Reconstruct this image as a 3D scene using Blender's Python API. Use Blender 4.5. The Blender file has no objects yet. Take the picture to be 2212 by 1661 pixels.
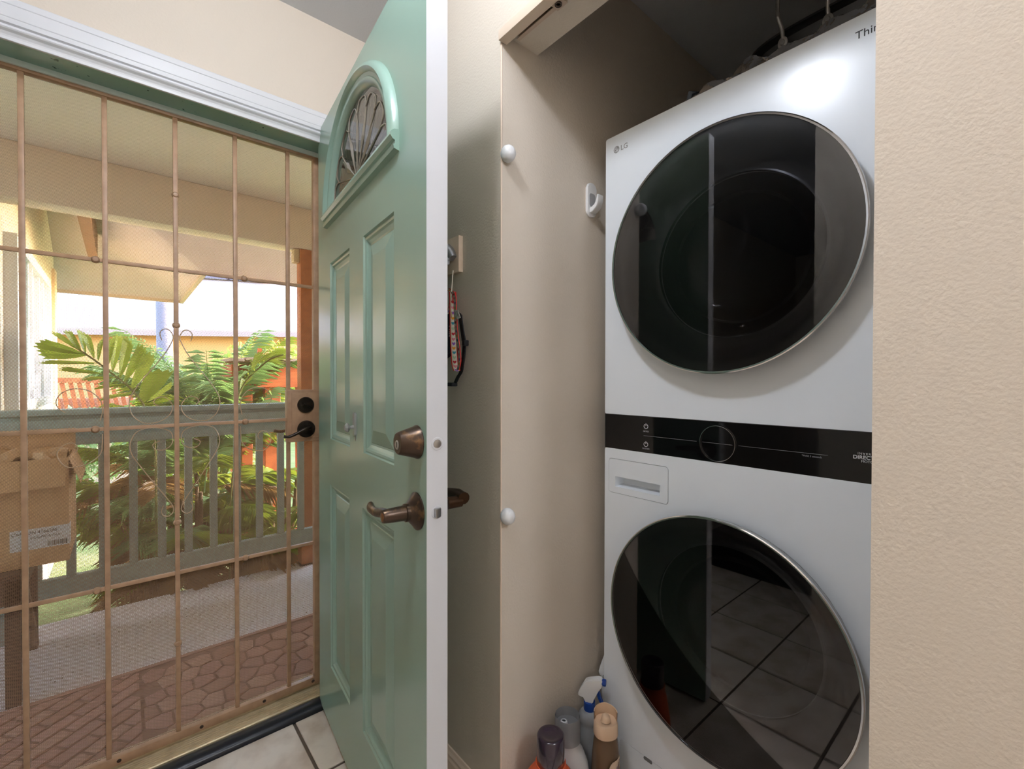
import bpy, bmesh, math, random
from math import sin, cos, pi, radians, sqrt
from mathutils import Vector, Matrix
random.seed(7)
C = bpy.context.scene.collection
S = bpy.context.scene

# ------------------------------------------------------------------ camera
# world: X along the front wall (to the right), Y out through the front door, Z up
H = 1.18
yaw, pit, rol = radians(40.61), radians(-.582), radians(.083)
fw = Vector((sin(yaw)*cos(pit), cos(yaw)*cos(pit), sin(pit)))
rt = Vector((cos(yaw), -sin(yaw), 0)); up = rt.cross(fw)
r2 = rt*cos(rol)+up*sin(rol); u2 = up*cos(rol)-rt*sin(rol)
cam = bpy.data.cameras.new('camera'); cam.sensor_width = 36; cam.lens = 36*985.7/2212
cam.clip_start = .02; cam.clip_end = 300
co = bpy.data.objects.new('camera', cam); C.objects.link(co)
m = Matrix((r2, u2, -fw)).transposed().to_4x4(); m.translation = (0, 0, H); co.matrix_world = m
S.camera = co
# ------------------------------------------------------------------ light
S.view_settings.view_transform = 'Standard'; S.view_settings.look = 'None'
S.view_settings.exposure = 0.30; S.view_settings.gamma = 1
S.view_settings.use_curve_mapping = False
SUN_DIR = Vector((.88, -.12, .40)).normalized()
W = bpy.data.worlds.new('sky'); S.world = W; W.use_nodes = True
nt = W.node_tree; nt.nodes.clear()
sk = nt.nodes.new('ShaderNodeTexSky'); sk.sky_type = 'NISHITA'; sk.sun_disc = False
sk.sun_elevation = math.asin(SUN_DIR.z); sk.sun_rotation = math.atan2(SUN_DIR.x, SUN_DIR.y)
bg = nt.nodes.new('ShaderNodeBackground'); bg.inputs[1].default_value = 2.1
wo = nt.nodes.new('ShaderNodeOutputWorld')
nt.links.new(sk.outputs[0], bg.inputs[0]); nt.links.new(bg.outputs[0], wo.inputs[0])
sl = bpy.data.lights.new('sun', 'SUN'); sl.energy = 8.0; sl.angle = radians(.6); sl.color = (1, .97, .93)
so = bpy.data.objects.new('sun', sl); C.objects.link(so)
so.rotation_euler = SUN_DIR.to_track_quat('Z', 'Y').to_euler(); so.location = SUN_DIR*30
S.cycles.diffuse_bounces = 4; S.cycles.glossy_bounces = 3; S.cycles.max_bounces = 6; S.cycles.transparent_max_bounces = 10
S.cycles.caustics_reflective = False; S.cycles.caustics_refractive = False; S.cycles.adaptive_threshold = .08
LAMP_E = 134.0     # entry ceiling lamp, emission of its globe
FILL_E = 50.0     # unseen hall lamp added as fill, emission of its diffuser

# ------------------------------------------------------------------ helpers
def lin(c):
    f = lambda v: v/12.92 if v <= .04045 else ((v+.055)/1.055)**2.4
    return tuple(f(v/255) for v in c)+(1,)
MATS = {}
def mat(name, col, rough=.5, metal=0, bump=None, var=None, spec=.5, emit=0, coat=0, trans=0, ior=1.45, spots=None):
    """bump=(scale,strength,distance); var=(scale,sRGB colour,lo,hi); spots=(scale,colour,threshold)"""
    if name in MATS: return MATS[name]
    M = bpy.data.materials.new(name); M.use_nodes = True; n = M.node_tree.nodes; l = M.node_tree.links
    b = n['Principled BSDF']; b.inputs['Base Color'].default_value = lin(col)
    b.inputs['Roughness'].default_value = rough; b.inputs['Metallic'].default_value = metal
    b.inputs['Specular IOR Level'].default_value = spec; b.inputs['IOR'].default_value = ior
    b.inputs['Coat Weight'].default_value = coat; b.inputs['Coat Roughness'].default_value = .05
    b.inputs['Transmission Weight'].default_value = trans
    tc = n.new('ShaderNodeTexCoord')
    colout = None
    if var:
        no = n.new('ShaderNodeTexNoise'); no.inputs['Scale'].default_value = var[0]; no.inputs['Detail'].default_value = 5
        l.new(tc.outputs['Object'], no.inputs['Vector'])
        mr = n.new('ShaderNodeMapRange'); mr.inputs[1].default_value = var[2]; mr.inputs[2].default_value = var[3]
        l.new(no.outputs[0], mr.inputs[0])
        mx = n.new('ShaderNodeMix'); mx.data_type = 'RGBA'
        mx.inputs[6].default_value = lin(col); mx.inputs[7].default_value = lin(var[1])
        l.new(mr.outputs[0], mx.inputs[0]); colout = mx.outputs[2]
    if spots:
        no = n.new('ShaderNodeTexNoise'); no.inputs['Scale'].default_value = spots[0]; no.inputs['Detail'].default_value = 2
        l.new(tc.outputs['Object'], no.inputs['Vector'])
        mr = n.new('ShaderNodeMapRange'); mr.inputs[1].default_value = spots[2]; mr.inputs[2].default_value = spots[2]+.04
        l.new(no.outputs[0], mr.inputs[0])
        mx = n.new('ShaderNodeMix'); mx.data_type = 'RGBA'; mx.inputs[6].default_value = lin(col); mx.inputs[7].default_value = lin(spots[1])
        if colout: l.new(colout, mx.inputs[6])
        l.new(mr.outputs[0], mx.inputs[0]); colout = mx.outputs[2]
    if colout: l.new(colout, b.inputs['Base Color'])
    if bump:
        nb = n.new('ShaderNodeTexNoise'); nb.inputs['Scale'].default_value = bump[0]; nb.inputs['Detail'].default_value = 3
        l.new(tc.outputs['Object'], nb.inputs['Vector'])
        bp = n.new('ShaderNodeBump'); bp.inputs['Strength'].default_value = bump[1]; bp.inputs['Distance'].default_value = bump[2]
        l.new(nb.outputs[0], bp.inputs['Height']); l.new(bp.outputs[0], b.inputs['Normal'])
    if emit:
        b.inputs['Emission Color'].default_value = lin(col); b.inputs['Emission Strength'].default_value = emit
    MATS[name] = M; return M
def glassy(name, tint=(1, 1, 1), ior=1.5, rough=0.0, bump=None, milky=0.0, milk=(255, 255, 255)):
    """thin pane: clear tinted transparency + Fresnel gloss (+ some milky diffuse)"""
    if name in MATS: return MATS[name]
    M = bpy.data.materials.new(name); M.use_nodes = True; n = M.node_tree.nodes; l = M.node_tree.links; n.clear()
    o = n.new('ShaderNodeOutputMaterial'); t = n.new('ShaderNodeBsdfTransparent'); t.inputs[0].default_value = tint+(1,)
    g = n.new('ShaderNodeBsdfGlossy'); g.inputs['Roughness'].default_value = rough
    fr = n.new('ShaderNodeFresnel'); fr.inputs[0].default_value = ior
    mx = n.new('ShaderNodeMixShader')
    base = t.outputs[0]
    if milky:
        d = n.new('ShaderNodeBsdfDiffuse'); d.inputs[0].default_value = lin(milk); tl = n.new('ShaderNodeBsdfTranslucent'); tl.inputs[0].default_value = lin(milk)
        ad = n.new('ShaderNodeMixShader'); l.new(d.outputs[0], ad.inputs[1]); l.new(tl.outputs[0], ad.inputs[2])
        m2 = n.new('ShaderNodeMixShader'); m2.inputs[0].default_value = milky
        l.new(base, m2.inputs[1]); l.new(ad.outputs[0], m2.inputs[2]); base = m2.outputs[0]
    if bump:
        tc = n.new('ShaderNodeTexCoord'); nb = n.new('ShaderNodeTexNoise'); nb.inputs['Scale'].default_value = bump[0]
        l.new(tc.outputs['Object'], nb.inputs['Vector']); bp = n.new('ShaderNodeBump'); bp.inputs['Strength'].default_value = bump[1]; bp.inputs['Distance'].default_value = bump[2]
        l.new(nb.outputs[0], bp.inputs['Height']); l.new(bp.outputs[0], g.inputs['Normal']); l.new(bp.outputs[0], fr.inputs['Normal'])
    l.new(fr.outputs[0], mx.inputs[0]); l.new(base, mx.inputs[1]); l.new(g.outputs[0], mx.inputs[2]); l.new(mx.outputs[0], o.inputs[0])
    MATS[name] = M; return M
def leafmat(name, col, tcol):
    if name in MATS: return MATS[name]
    M = bpy.data.materials.new(name); M.use_nodes = True; n = M.node_tree.nodes; l = M.node_tree.links; n.clear()
    o = n.new('ShaderNodeOutputMaterial'); d = n.new('ShaderNodeBsdfPrincipled'); d.inputs['Roughness'].default_value = .45
    t = n.new('ShaderNodeBsdfTranslucent'); mx = n.new('ShaderNodeMixShader'); mx.inputs[0].default_value = .42
    tc = n.new('ShaderNodeTexCoord'); no = n.new('ShaderNodeTexNoise'); no.inputs['Scale'].default_value = 9
    l.new(tc.outputs['Object'], no.inputs['Vector'])
    for tgt, c in ((d.inputs['Base Color'], col), (t.inputs[0], tcol)):
        r = n.new('ShaderNodeMix'); r.data_type = 'RGBA'; r.inputs[6].default_value = lin(tuple(v*.7 for v in c)); r.inputs[7].default_value = lin(c)
        l.new(no.outputs[0], r.inputs[0]); l.new(r.outputs[2], tgt)
    l.new(d.outputs[0], mx.inputs[1]); l.new(t.outputs[0], mx.inputs[2]); l.new(mx.outputs[0], o.inputs[0])
    MATS[name] = M; return M

def link(name, me, parent=None, m=None, loc=None, local=True):
    o = bpy.data.objects.new(name, me); C.objects.link(o)
    if m is not None and me is not None and not me.materials: me.materials.append(m)
    if loc: o.location = loc
    if parent:
        o.parent = parent
        if not local: o.matrix_parent_inverse = parent.matrix_basis.inverted()
    return o
def tag(o, label=None, cat=None, group=None, kind=None):
    if label: o['label'] = label
    if cat: o['category'] = cat
    if group: o['group'] = group
    if kind: o['kind'] = kind
    return o
def empty(name, loc, rz=0):
    o = bpy.data.objects.new(name, None); C.objects.link(o); o.location = loc; o.rotation_euler = (0, 0, rz); o.empty_display_size = .05
    bpy.context.view_layer.update()
    return o
def b2m(bm, name, smooth=None):
    me = bpy.data.meshes.new(name); bmesh.ops.recalc_face_normals(bm, faces=bm.faces[:]); bm.to_mesh(me); bm.free()
    if smooth is not None:
        me.polygons.foreach_set('use_smooth', [True]*len(me.polygons))
        if smooth < 180:
            me.set_sharp_from_angle(angle=radians(smooth))
    return me
def mesh_pd(name, v, f, smooth=None):
    me = bpy.data.meshes.new(name); me.from_pydata([tuple(p) for p in v], [], f); me.update()
    if smooth is not None:
        me.polygons.foreach_set('use_smooth', [True]*len(me.polygons))
        if smooth < 180: me.set_sharp_from_angle(angle=radians(smooth))
    return me
def addbox(bm, x0, x1, y0, y1, z0, z1, M=None):
    vs = [bm.verts.new((x, y, z)) for x in (x0, x1) for y in (y0, y1) for z in (z0, z1)]
    if M:
        for v in vs: v.co = M @ v.co
    for f in ((0, 1, 3, 2), (4, 6, 7, 5), (0, 4, 5, 1), (2, 3, 7, 6), (0, 2, 6, 4), (1, 5, 7, 3)): bm.faces.new([vs[i] for i in f])
def box(name, x0, x1, y0, y1, z0, z1, m, parent=None, bev=0, seg=2, local=True):
    """box mesh whose origin sits at the centre of its base"""
    cx, cy, cz = (x0+x1)/2, (y0+y1)/2, z0
    bm = bmesh.new(); addbox(bm, x0-cx, x1-cx, y0-cy, y1-cy, 0, z1-z0)
    if bev: bmesh.ops.bevel(bm, geom=bm.edges[:], offset=bev, segments=seg, affect='EDGES', profile=.5)
    me = b2m(bm, name, 40 if bev else None)
    return link(name, me, parent, m, (cx, cy, cz), local)
def beam(name, a, b, w, t, m, parent=None, upv=(0, 0, 1), bev=0, local=True):
    a = Vector(a); b = Vector(b); d = b-a; L = d.length; z = d.normalized(); x = Vector(upv).cross(z)
    if x.length < 1e-4: x = Vector((1, 0, 0))
    x.normalize(); y = z.cross(x)
    M = Matrix((x, y, z)).transposed().to_4x4(); M.translation = a
    bm = bmesh.new(); addbox(bm, -w/2, w/2, -t/2, t/2, 0, L)
    if bev: bmesh.ops.bevel(bm, geom=bm.edges[:], offset=bev, segments=1, affect='EDGES')
    bm.transform(M); return link(name, b2m(bm, name), parent, m, None, local)
def lathe(name, prof, m, parent=None, axis='Z', at=(0, 0, 0), seg=48, smooth=35, sx=1, sy=1, local=True):
    v = []; f = []; n = len(prof)
    for i in range(seg):
        a = 2*pi*i/seg
        for r, h in prof:
            p = (r*cos(a)*sx, r*sin(a)*sy, h)
            if axis == 'Y': p = (r*cos(a)*sx, h, r*sin(a)*sy)
            elif axis == 'X': p = (h, r*cos(a)*sx, r*sin(a)*sy)
            v.append(p)
    for i in range(seg):
        j = (i+1) % seg
        for k in range(n-1): f.append((i*n+k, j*n+k, j*n+k+1, i*n+k+1))
    bm = bmesh.new(); me = mesh_pd(name, v, f); bm.from_mesh(me); bmesh.ops.remove_doubles(bm, verts=bm.verts[:], dist=1e-6)
    bpy.data.meshes.remove(me)
    return link(name, b2m(bm, name, smooth), parent, m, at, local)
def frames(pts, closed=False):
    P = [Vector(p) for p in pts]; n = len(P); out = []; prev = None
    for i in range(n):
        a = P[i-1] if (i > 0 or closed) else P[i]; b = P[(i+1) % n] if (i < n-1 or closed) else P[i]
        t = (b-a).normalized()
        if prev is None:
            u = t.orthogonal().normalized()
        else:
            u = prev-t*prev.dot(t); u = u.normalized() if u.length > 1e-6 else t.orthogonal().normalized()
        prev = u; out.append((P[i], t, u, t.cross(u)))
    return out
def tubemesh(bm, pts, r, seg=8, closed=False, cap=True):
    fr = frames(pts, closed); rs = r if isinstance(r, (list, tuple)) else [r]*len(fr); rings = []
    for (p, t, u, w), rr in zip(fr, rs):
        rings.append([bm.verts.new(p+(u*cos(2*pi*k/seg)+w*sin(2*pi*k/seg))*rr) for k in range(seg)])
    R = list(range(len(rings)))
    for i in R if closed else R[:-1]:
        A = rings[i]; B = rings[(i+1) % len(rings)]
        for k in range(seg): bm.faces.new((A[k], A[(k+1) % seg], B[(k+1) % seg], B[k]))
    if cap and not closed: bm.faces.new(rings[0]); bm.faces.new(rings[-1])
def tube(name, pts, r, m, parent=None, seg=8, closed=False, local=True):
    bm = bmesh.new(); tubemesh(bm, pts, r, seg, closed); return link(name, b2m(bm, name, 50), parent, m, None, local)
def smooth_path(pts, n=6, closed=False):
    P = [Vector(p) for p in pts]; out = []; N = len(P)
    g = (lambda i: P[i % N]) if closed else (lambda i: P[max(0, min(N-1, i))])
    for i in range(N if closed else N-1):
        a, b, c, d = g(i-1), g(i), g(i+1), g(i+2)
        for k in range(n):
            t = k/n
            out.append(.5*((2*b)+(c-a)*t+(2*a-5*b+4*c-d)*t*t+(3*b-a-3*c+d)*t**3))
    if not closed: out.append(P[-1])
    return out
def prism(name, poly, fn, d0, d1, m, parent=None, bev=0, smooth=None, local=True):
    """polygon (a,b) extruded from d0 to d1; fn(a,b,d)->xyz"""
    bm = bmesh.new(); A = [bm.verts.new(fn(a, b, d0)) for a, b in poly]; B = [bm.verts.new(fn(a, b, d1)) for a, b in poly]
    bm.faces.new(A); bm.faces.new(B[::-1]); n = len(poly)
    for i in range(n): bm.faces.new((A[i], B[i], B[(i+1) % n], A[(i+1) % n]))
    if bev: bmesh.ops.bevel(bm, geom=bm.edges[:], offset=bev, segments=2, affect='EDGES')
    return link(name, b2m(bm, name, smooth), parent, m, None, local)
def plate(bm, outer, holes, fn, d0, d1):
    """flat plate with holes: outlines filled at d0, extruded to d1"""
    es = []; vs0 = []
    for lp in [outer]+holes:
        vs = [bm.verts.new(fn(a, b, d0)) for a, b in lp]; vs0.append(vs)
        es += [bm.edges.new((vs[i], vs[(i+1) % len(vs)])) for i in range(len(vs))]
    r = bmesh.ops.triangle_fill(bm, use_beauty=True, use_dissolve=False, edges=es)
    fs = [g for g in r['geom'] if isinstance(g, bmesh.types.BMFace)]
    mp = {}
    for vs, lp in zip(vs0, [outer]+holes):
        for v, (a, b) in zip(vs, lp): mp[v] = bm.verts.new(fn(a, b, d1))
    for f in fs: bm.faces.new([mp[v] for v in f.verts][::-1])
    for vs in vs0:
        for i in range(len(vs)):
            a, b = vs[i], vs[(i+1) % len(vs)]; bm.faces.new((a, mp[a], mp[b], b))
def rect(x0, x1, z0, z1): return [(x0, z0), (x1, z0), (x1, z1), (x0, z1)]
def rrect(x0, x1, z0, z1, r, n=5):
    o = []
    for cx, cz, a0 in ((x1-r, z1-r, 0), (x0+r, z1-r, 90), (x0+r, z0+r, 180), (x1-r, z0+r, 270)):
        o += [(cx+r*cos(radians(a0+90*k/n)), cz+r*sin(radians(a0+90*k/n))) for k in range(n+1)]
    return o
def circ(cx, cz, r, n=64): return [(cx+r*cos(2*pi*k/n), cz+r*sin(2*pi*k/n)) for k in range(n)]
def text(name, s, size, loc, rot, m, parent=None, ext=.0002, align='LEFT', sx=1.0, space=1.0, bold=0):
    cu = bpy.data.curves.new(name, 'FONT'); cu.body = s; cu.size = size; cu.extrude = ext; cu.align_x = align; cu.resolution_u = 3
    cu.space_character = space; cu.offset = bold
    t = bpy.data.objects.new(name, cu); C.objects.link(t); bpy.context.view_layer.update()
    me = bpy.data.meshes.new_from_object(t.evaluated_get(bpy.context.evaluated_depsgraph_get()))
    bpy.data.objects.remove(t); bpy.data.curves.remove(cu); me.materials.clear()
    o = link(name, me, parent, m, loc); o.rotation_euler = rot; o.scale = (sx, 1, 1); return o
def copy_tree(o, parent=None):
    c = o.copy(); C.objects.link(c); c.parent = parent
    for ch in list(o.children):
        d = copy_tree(ch, c); d.matrix_parent_inverse = ch.matrix_parent_inverse
    return c
ST = lambda o, label, cat: tag(o, label, cat, kind='structure')

# ------------------------------------------------------------------ materials
m_wall = mat('wall_paint', (221, 209, 193), .62, bump=(170, .5, .0018), spec=.35)
m_ceil = mat('ceiling_paint', (214, 217, 222), .8, bump=(160, .3, .0015))
m_trim = mat('white_trim', (222, 222, 224), .35)
m_beige = mat('beige_trim', (236, 214, 192), .45)
m_green = mat('green_door_paint', (150, 180, 164), .24, bump=(420, .1, .0006), spec=1.0)
m_green2 = mat('green_frame_paint', (150, 186, 174), .22, spots=(46, (60, 92, 82), .68), bump=(200, .2, .001))
m_edge = mat('white_door_edge', (216, 218, 222), .45)
m_bronze = mat('aged_bronze', (84, 70, 60), .32, metal=.85, var=(38, (150, 116, 80), .58, .75))
m_steel = mat('brushed_steel', (190, 190, 190), .28, metal=1)
m_chrome = mat('chrome', (225, 226, 228), .1, metal=1)
m_tile = mat('floor_tile', (238, 224, 210), .32, var=(9, (206, 186, 168), .45, .7), bump=(60, .1, .001))
m_grout = mat('grout', (104, 90, 78), .9)
m_copper = mat('copper_tan_paint', (192, 154, 122), .42, var=(30, (174, 138, 108), .4, .7), bump=(120, .2, .0008))
m_mesh = mat('tan_mesh_steel', (140, 108, 82), .5, metal=.0, spec=.6)
m_plast = mat('white_plastic', (236, 236, 236), .3)
m_body = mat('appliance_white', (236, 242, 248), .24, spec=.5)
m_black = mat('gloss_black', (12, 12, 13), .06, spec=.5)
m_grayp = mat('gray_plastic', (120, 121, 123), .35)
m_print = mat('white_print', (205, 205, 205), .5)
m_gprint = mat('gray_print', (150, 151, 153), .4)
m_dprint = mat('dark_print', (40, 40, 42), .5)

# ================================================================== ROOM
XS, YC, YF, ZC = .747, .915, 1.685, 2.455
CLX, YR = 1.98, .1463          # closet back wall, right end of closet opening
# floor with single tiles
fl = box('floor', -.755, CLX, -2.2, 1.667, -.06, -.004, m_grout); ST(fl, 'beige ceramic tile floor of the entry', 'floor')
TPX, TPY = .3195, .3185; g = .0048
tile_cache = {}
def tile(x0, x1, y0, y1):
    w, d = x1-x0, y1-y0
    if w < .02 or d < .02: return
    k = (round(w, 3), round(d, 3))
    if k not in tile_cache:
        bm = bmesh.new(); addbox(bm, -w/2, w/2, -d/2, d/2, 0, .009); bmesh.ops.bevel(bm, geom=[e for e in bm.edges if all(v.co.z > .005 for v in e.verts)], offset=.002, segments=1, affect='EDGES')
        tile_cache[k] = b2m(bm, 'tile'); tile_cache[k].materials.append(m_tile)
    o = link('tile', tile_cache[k], None, None); o.parent = fl
    o.location = ((x0+x1)/2-fl.location.x, (y0+y1)/2-fl.location.y, -.009-fl.location.z)
for reg in ((-.755, .745, -2.2, 1.667), (.745, CLX, YR, YC)):
    for i in range(-5, 6):
        for j in range(-11, 5):
            x0, x1 = .446+i*TPX+g, .446+(i+1)*TPX-g; y0, y1 = .762+j*TPY+g, .762+(j+1)*TPY-g
            x0 = max(x0, reg[0]); x1 = min(x1, reg[1]); y0 = max(y0, reg[2]); y1 = min(y1, reg[3])
            if x1-x0 > .02 and y1-y0 > .02: tile(x0, x1, y0, y1)
m_carpet = mat('dark_carpet', (58, 54, 52), .95, bump=(600, 1, .004), var=(300, (30, 28, 27), .4, .6))
cp = box('floor_carpet', -3.2, -.757, -.6, 1.685, -.06, .006, m_carpet); ST(cp, 'dark carpet of the side room', 'carpet')
# walls
OX0, OX1, OZ = -.345, .592, 2.048       # front door rough opening
def wallplate(name, outer, holes, fn, d0, d1, m=m_wall):
    bm = bmesh.new(); plate(bm, outer, holes, fn, d0, d1); return link(name, b2m(bm, name), None, m)
w = wallplate('wall_front', [(-3.2, -.06), (OX0, -.06), (OX0, OZ), (OX1, OZ), (OX1, -.06), (CLX+.1, -.06), (CLX+.1, 2.6), (-3.2, 2.6)], [], lambda a, b, d: (a, d, b), YF, YF+.145)
ST(w, 'beige front wall above and around the entry door', 'wall')
w = wallplate('wall_right', [(-2.2, -.06), (YR, -.06), (YR, 2.072), (YC, 2.072), (YC, -.06), (YF, -.06), (YF, ZC), (-2.2, ZC)], [], lambda a, b, d: (d, a, b), XS, XS+.128)
ST(w, 'textured beige wall with the closet opening', 'wall')
w = box('wall_closet_left', XS+.128, CLX, YC, YC+.1, -.004, ZC, m_wall); ST(w, 'beige side wall inside the laundry closet', 'wall')
w = box('wall_closet_right', XS+.128, CLX, YR-.1, YR, -.004, ZC, m_wall); ST(w, 'beige closet wall right of the laundry tower', 'wall')
w = box('wall_closet_back', CLX, CLX+.1, YR-.1, YC+.1, -.06, ZC, m_wall); ST(w, 'beige closet wall behind the laundry tower', 'wall')
w = box('wall_left', -.576, -.476, -2.2, .738, -.004, ZC, m_wall); ST(w, 'beige hall wall facing the laundry closet', 'wall')
w = box('wall_back', -3.2, CLX, -2.32, -2.2, -.06, ZC, m_wall); ST(w, 'beige hall wall behind the viewer', 'wall')
w = box('wall_side_room', -3.3, -3.2, -2.3, YF, -.06, ZC, m_wall); ST(w, 'far wall of the dim side room', 'wall')
w = box('ceiling', -3.3, CLX+.1, -2.32, YF, ZC, ZC+.1, m_ceil); ST(w, 'flat light gray painted ceiling', 'ceiling')
# baseboards: profiled
bbp = [(0, 0), (.014, 0), (.014, .050), (.011, .056), (.011, .064), (.006, .070), (.004, .078), (0, .078)]
o = prism('baseboard_right', bbp, lambda a, b, d: (XS-a, d, b), YC+.003, YF-.02, m_beige); ST(o, 'beige moulded baseboard behind the open door', 'baseboard')
o = prism('baseboard_left', bbp, lambda a, b, d: (-.476+a, d, b), -2.2, .738, m_beige); ST(o, 'beige moulded baseboard of the hall wall', 'baseboard')
bm = bmesh.new(); tubemesh(bm, [(XS+.0019, YC+.0019, 0), (XS+.0019, YC+.0019, 2.046)], .0026, 12); o = link('trim_5', b2m(bm, 'trim_5', 60), None, m_beige); ST(o, 'pale rounded bead drawn as the corner highlight where the closet wall begins', 'trim')  # paler bead added to put a thin highlight line on the corner
# door casing over the front door
cas = [(0, 0), (.003, 0), (.0035, .006), (.0050, .012), (.0090, .018), (.0155, .0222), (.0175, .025), (.0165, .0275), (.0125, .0295), (.0125, .033), (.0195, .0355), (.0195, .046), (.0178, .048), (.0195, .050), (.0205, .0780), (.0185, .080), (.0205, .082), (.0205, .096), (.016, .1), (0, .1)]
Z0 = 2.022
o = prism('trim_1', cas, lambda a, b, d: (d, YF-a, Z0+b), OX0-.085, OX1+.085, m_trim); ST(o, 'white moulded casing above the entry door', 'trim')
for nm, xa, sg, lb in (('trim_2', OX0+.012, -1, 'white moulded casing left of the entry door'), ('trim_3', OX1-.012, 1, 'white moulded casing behind the open green door')):
    o = prism(nm, cas, lambda a, b, d, xa=xa, sg=sg: (xa+sg*b, YF-a, d), .0, Z0-.001, m_trim); ST(o, lb, 'trim')
# closet header trim strip + bifold track
o = box('trim_4', XS-.011, XS+.016, YR+.001, YC-.001, 2.046, 2.0715, m_beige, bev=.001); ST(o, 'pale strip along the closet header', 'trim')
tr = empty('closet_door_track', (.775, .53, 2.0715)); tag(tr, 'beige folding-door track under the closet header', 'track')
m_track = mat('painted_track', (206, 184, 164), .5)
bm = bmesh.new(); plate(bm, [(-.014, 0), (-.014, -.013), (-.004, -.013), (-.004, -.011), (-.012, -.011), (-.012, -.002), (.012, -.002), (.012, -.011), (.004, -.011), (.004, -.013), (.014, -.013), (.014, 0)], [], lambda a, b, d: (.776+a, d, 2.0715+b), .155, .893)
link('rail', b2m(bm, 'rail'), tr, m_track, None, False)
box('pivot_bracket', .763, .790, .725, .757, 2.052, 2.0605, m_track, tr, .001, local=False)
lathe('pivot_socket', [(0, -.001), (.0055, -.001), (.0055, .0005), (.0085, .0005), (.0085, -.004), (.0055, -.004)], mat('socket_dark', (70, 54, 44), .5), tr, 'Z', (.775, .741, 2.053), 20, local=False)
for y in (.872, .60): lathe('screw', [(0, -.0015), (.004, -.001), (.004, .001)], mat('socket_dark', (70, 54, 44), .5), tr, 'Z', (.7665, y, 2.0575), 12, local=False)

# ================================================================== FRONT DOOR FRAME
df = empty('door_frame', ((OX0+OX1)/2, YF, 0)); ST(df, 'green painted jambs around the entry doorway', 'door frame')
box('head_jamb', OX0, OX1, YF+.003, 1.86, 2.028, OZ-.001, m_green2, df, local=False)
box('head_lip', OX0, OX1, YF-.004, YF+.004, 2.0225, 2.046, m_trim, df, local=False)
box('head_stop', OX0, OX1, 1.780, 1.787, 2.0135, 2.03, mat('edge_highlight', (232, 242, 238), .3), df, local=False)  # near-white strip paints the bright highlight along the jamb edge
box('side_jamb', OX0, OX0+.022, YF+.001, 1.86, .0, 2.028, m_green2, df, local=False)
box('side_jamb', OX1-.013, OX1, YF+.001, 1.86, .0, 2.028, m_green2, df, local=False)
# threshold
m_tan = mat('tan_aluminium', (226, 204, 164), .36, metal=.25, var=(25, (204, 180, 140), .5, .75))
thp = [(1.731, -.02), (1.731, .014)]
for k in range(7): y = 1.7335+k*.0095; thp += [(y, .017), (y+.0055, .017), (y+.0065, .0145), (y+.0088, .0145)]
thp += [(1.80, .022), (1.815, .026), (1.86, .026), (1.86, -.02)]
th = empty('threshold', ((OX0+OX1)/2, 1.76, -.02)); ST(th, 'ribbed tan metal threshold with black rubber strip', 'threshold')
prism('sill_plate', thp, lambda a, b, d: (d, a, b), OX0+.002, OX1-.002, m_tan, th, local=False)
rp = [(1.669, -.006)]+[(1.700+.031*cos(a), .002+.020*sin(a)) for a in [radians(180-k*15) for k in range(13)]]+[(1.731, -.006)]
prism('rubber_strip', rp, lambda a, b, d: (d, a, b), OX0+.002, OX1-.03, mat('black_rubber', (38, 40, 46), .28), th, smooth=40, local=False)

# ================================================================== GREEN ENTRY DOOR
DW, DT, DZ0, DZ1 = .914, .0445, .014, 2.066
dr = empty('door_1', (.543, 1.704, 0), radians(-95.3)); ST(dr, 'sage green entry door standing open with fan window', 'door')
F = lambda a, b, d: (a, d, b)
panels = [(.163, .386, .983, 1.564), (.514, .739, .983, 1.564), (.158, .381, .219, .832), (.503, .737, .219, .832)]
fa, fb, fs, fz = .262, .243, .452, 1.722
fan_hole = [(fs+fa*cos(pi*k/40), fz+fb*sin(pi*k/40)) for k in range(41)]
bm = bmesh.new(); plate(bm, rect(0, DW, DZ0, DZ1), [rect(*p) for p in panels]+[fan_hole], F, 0, DT)
slab = link('slab', b2m(bm, 'slab'), dr, m_green)
box('latch_edge', DW, DW+.0016, -.0004, DT+.0005, DZ0, DZ1, m_edge, dr)
prof = [(0, 0), (.0025, .005), (.007, .0035), (.012, .0045), (.016, .0085), (.024, .0125), (.029, .0135), (.031, .0115), (.066, .0040)]
for p in panels:
    bm = bmesh.new(); R = []
    for i, y in [(0, DT)]+prof:
        R.append([bm.verts.new((a, y, b)) for a, b in rect(p[0]+i, p[1]-i, p[2]+i, p[3]-i)])
    for A, B in zip(R[:-1], R[1:]):
        for k in range(4): bm.faces.new((A[k], A[(k+1) % 4], B[(k+1) % 4], B[k]))
    bm.faces.new(R[0]); bm.faces.new(R[-1])
    link('panel', b2m(bm, 'panel'), dr, m_green)
# fan window frame (swept moulding), sill, glass, lead lines
fp = [(1.215, .001), (1.205, -.010), (1.175, -.019), (1.145, -.021), (1.115, -.015), (1.105, -.010), (1.07, -.0085), (1.06, -.011), (1.03, -.010), (1.0, -.001), (.985, .004), (.985, .03), (1.0, .03)]
v = []; f = []; n = len(fp)
for i in range(49):
    a = pi*i/48
    for s_, y in fp: v.append((fs+fa*s_*cos(a), y, fz+fb*s_*sin(a)))
for i in range(48):
    for k in range(n-1): f.append((i*n+k, (i+1)*n+k, (i+1)*n+k+1, i*n+k+1))
link('fan_frame', mesh_pd('fan_frame', v, f, 50), dr, m_green)
sp = [(.001, .014), (-.012, .012), (-.019, .006), (-.021, -.002), (-.015, -.010), (-.010, -.012), (-.010, -.020), (-.014, -.022), (-.012, -.030), (.001, -.034), (.03, -.034), (.03, .014)]
prism('fan_sill', sp, lambda a, b, d: (d, a, fz-.001+b), fs-.328, fs+.320, m_green, dr)
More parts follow.
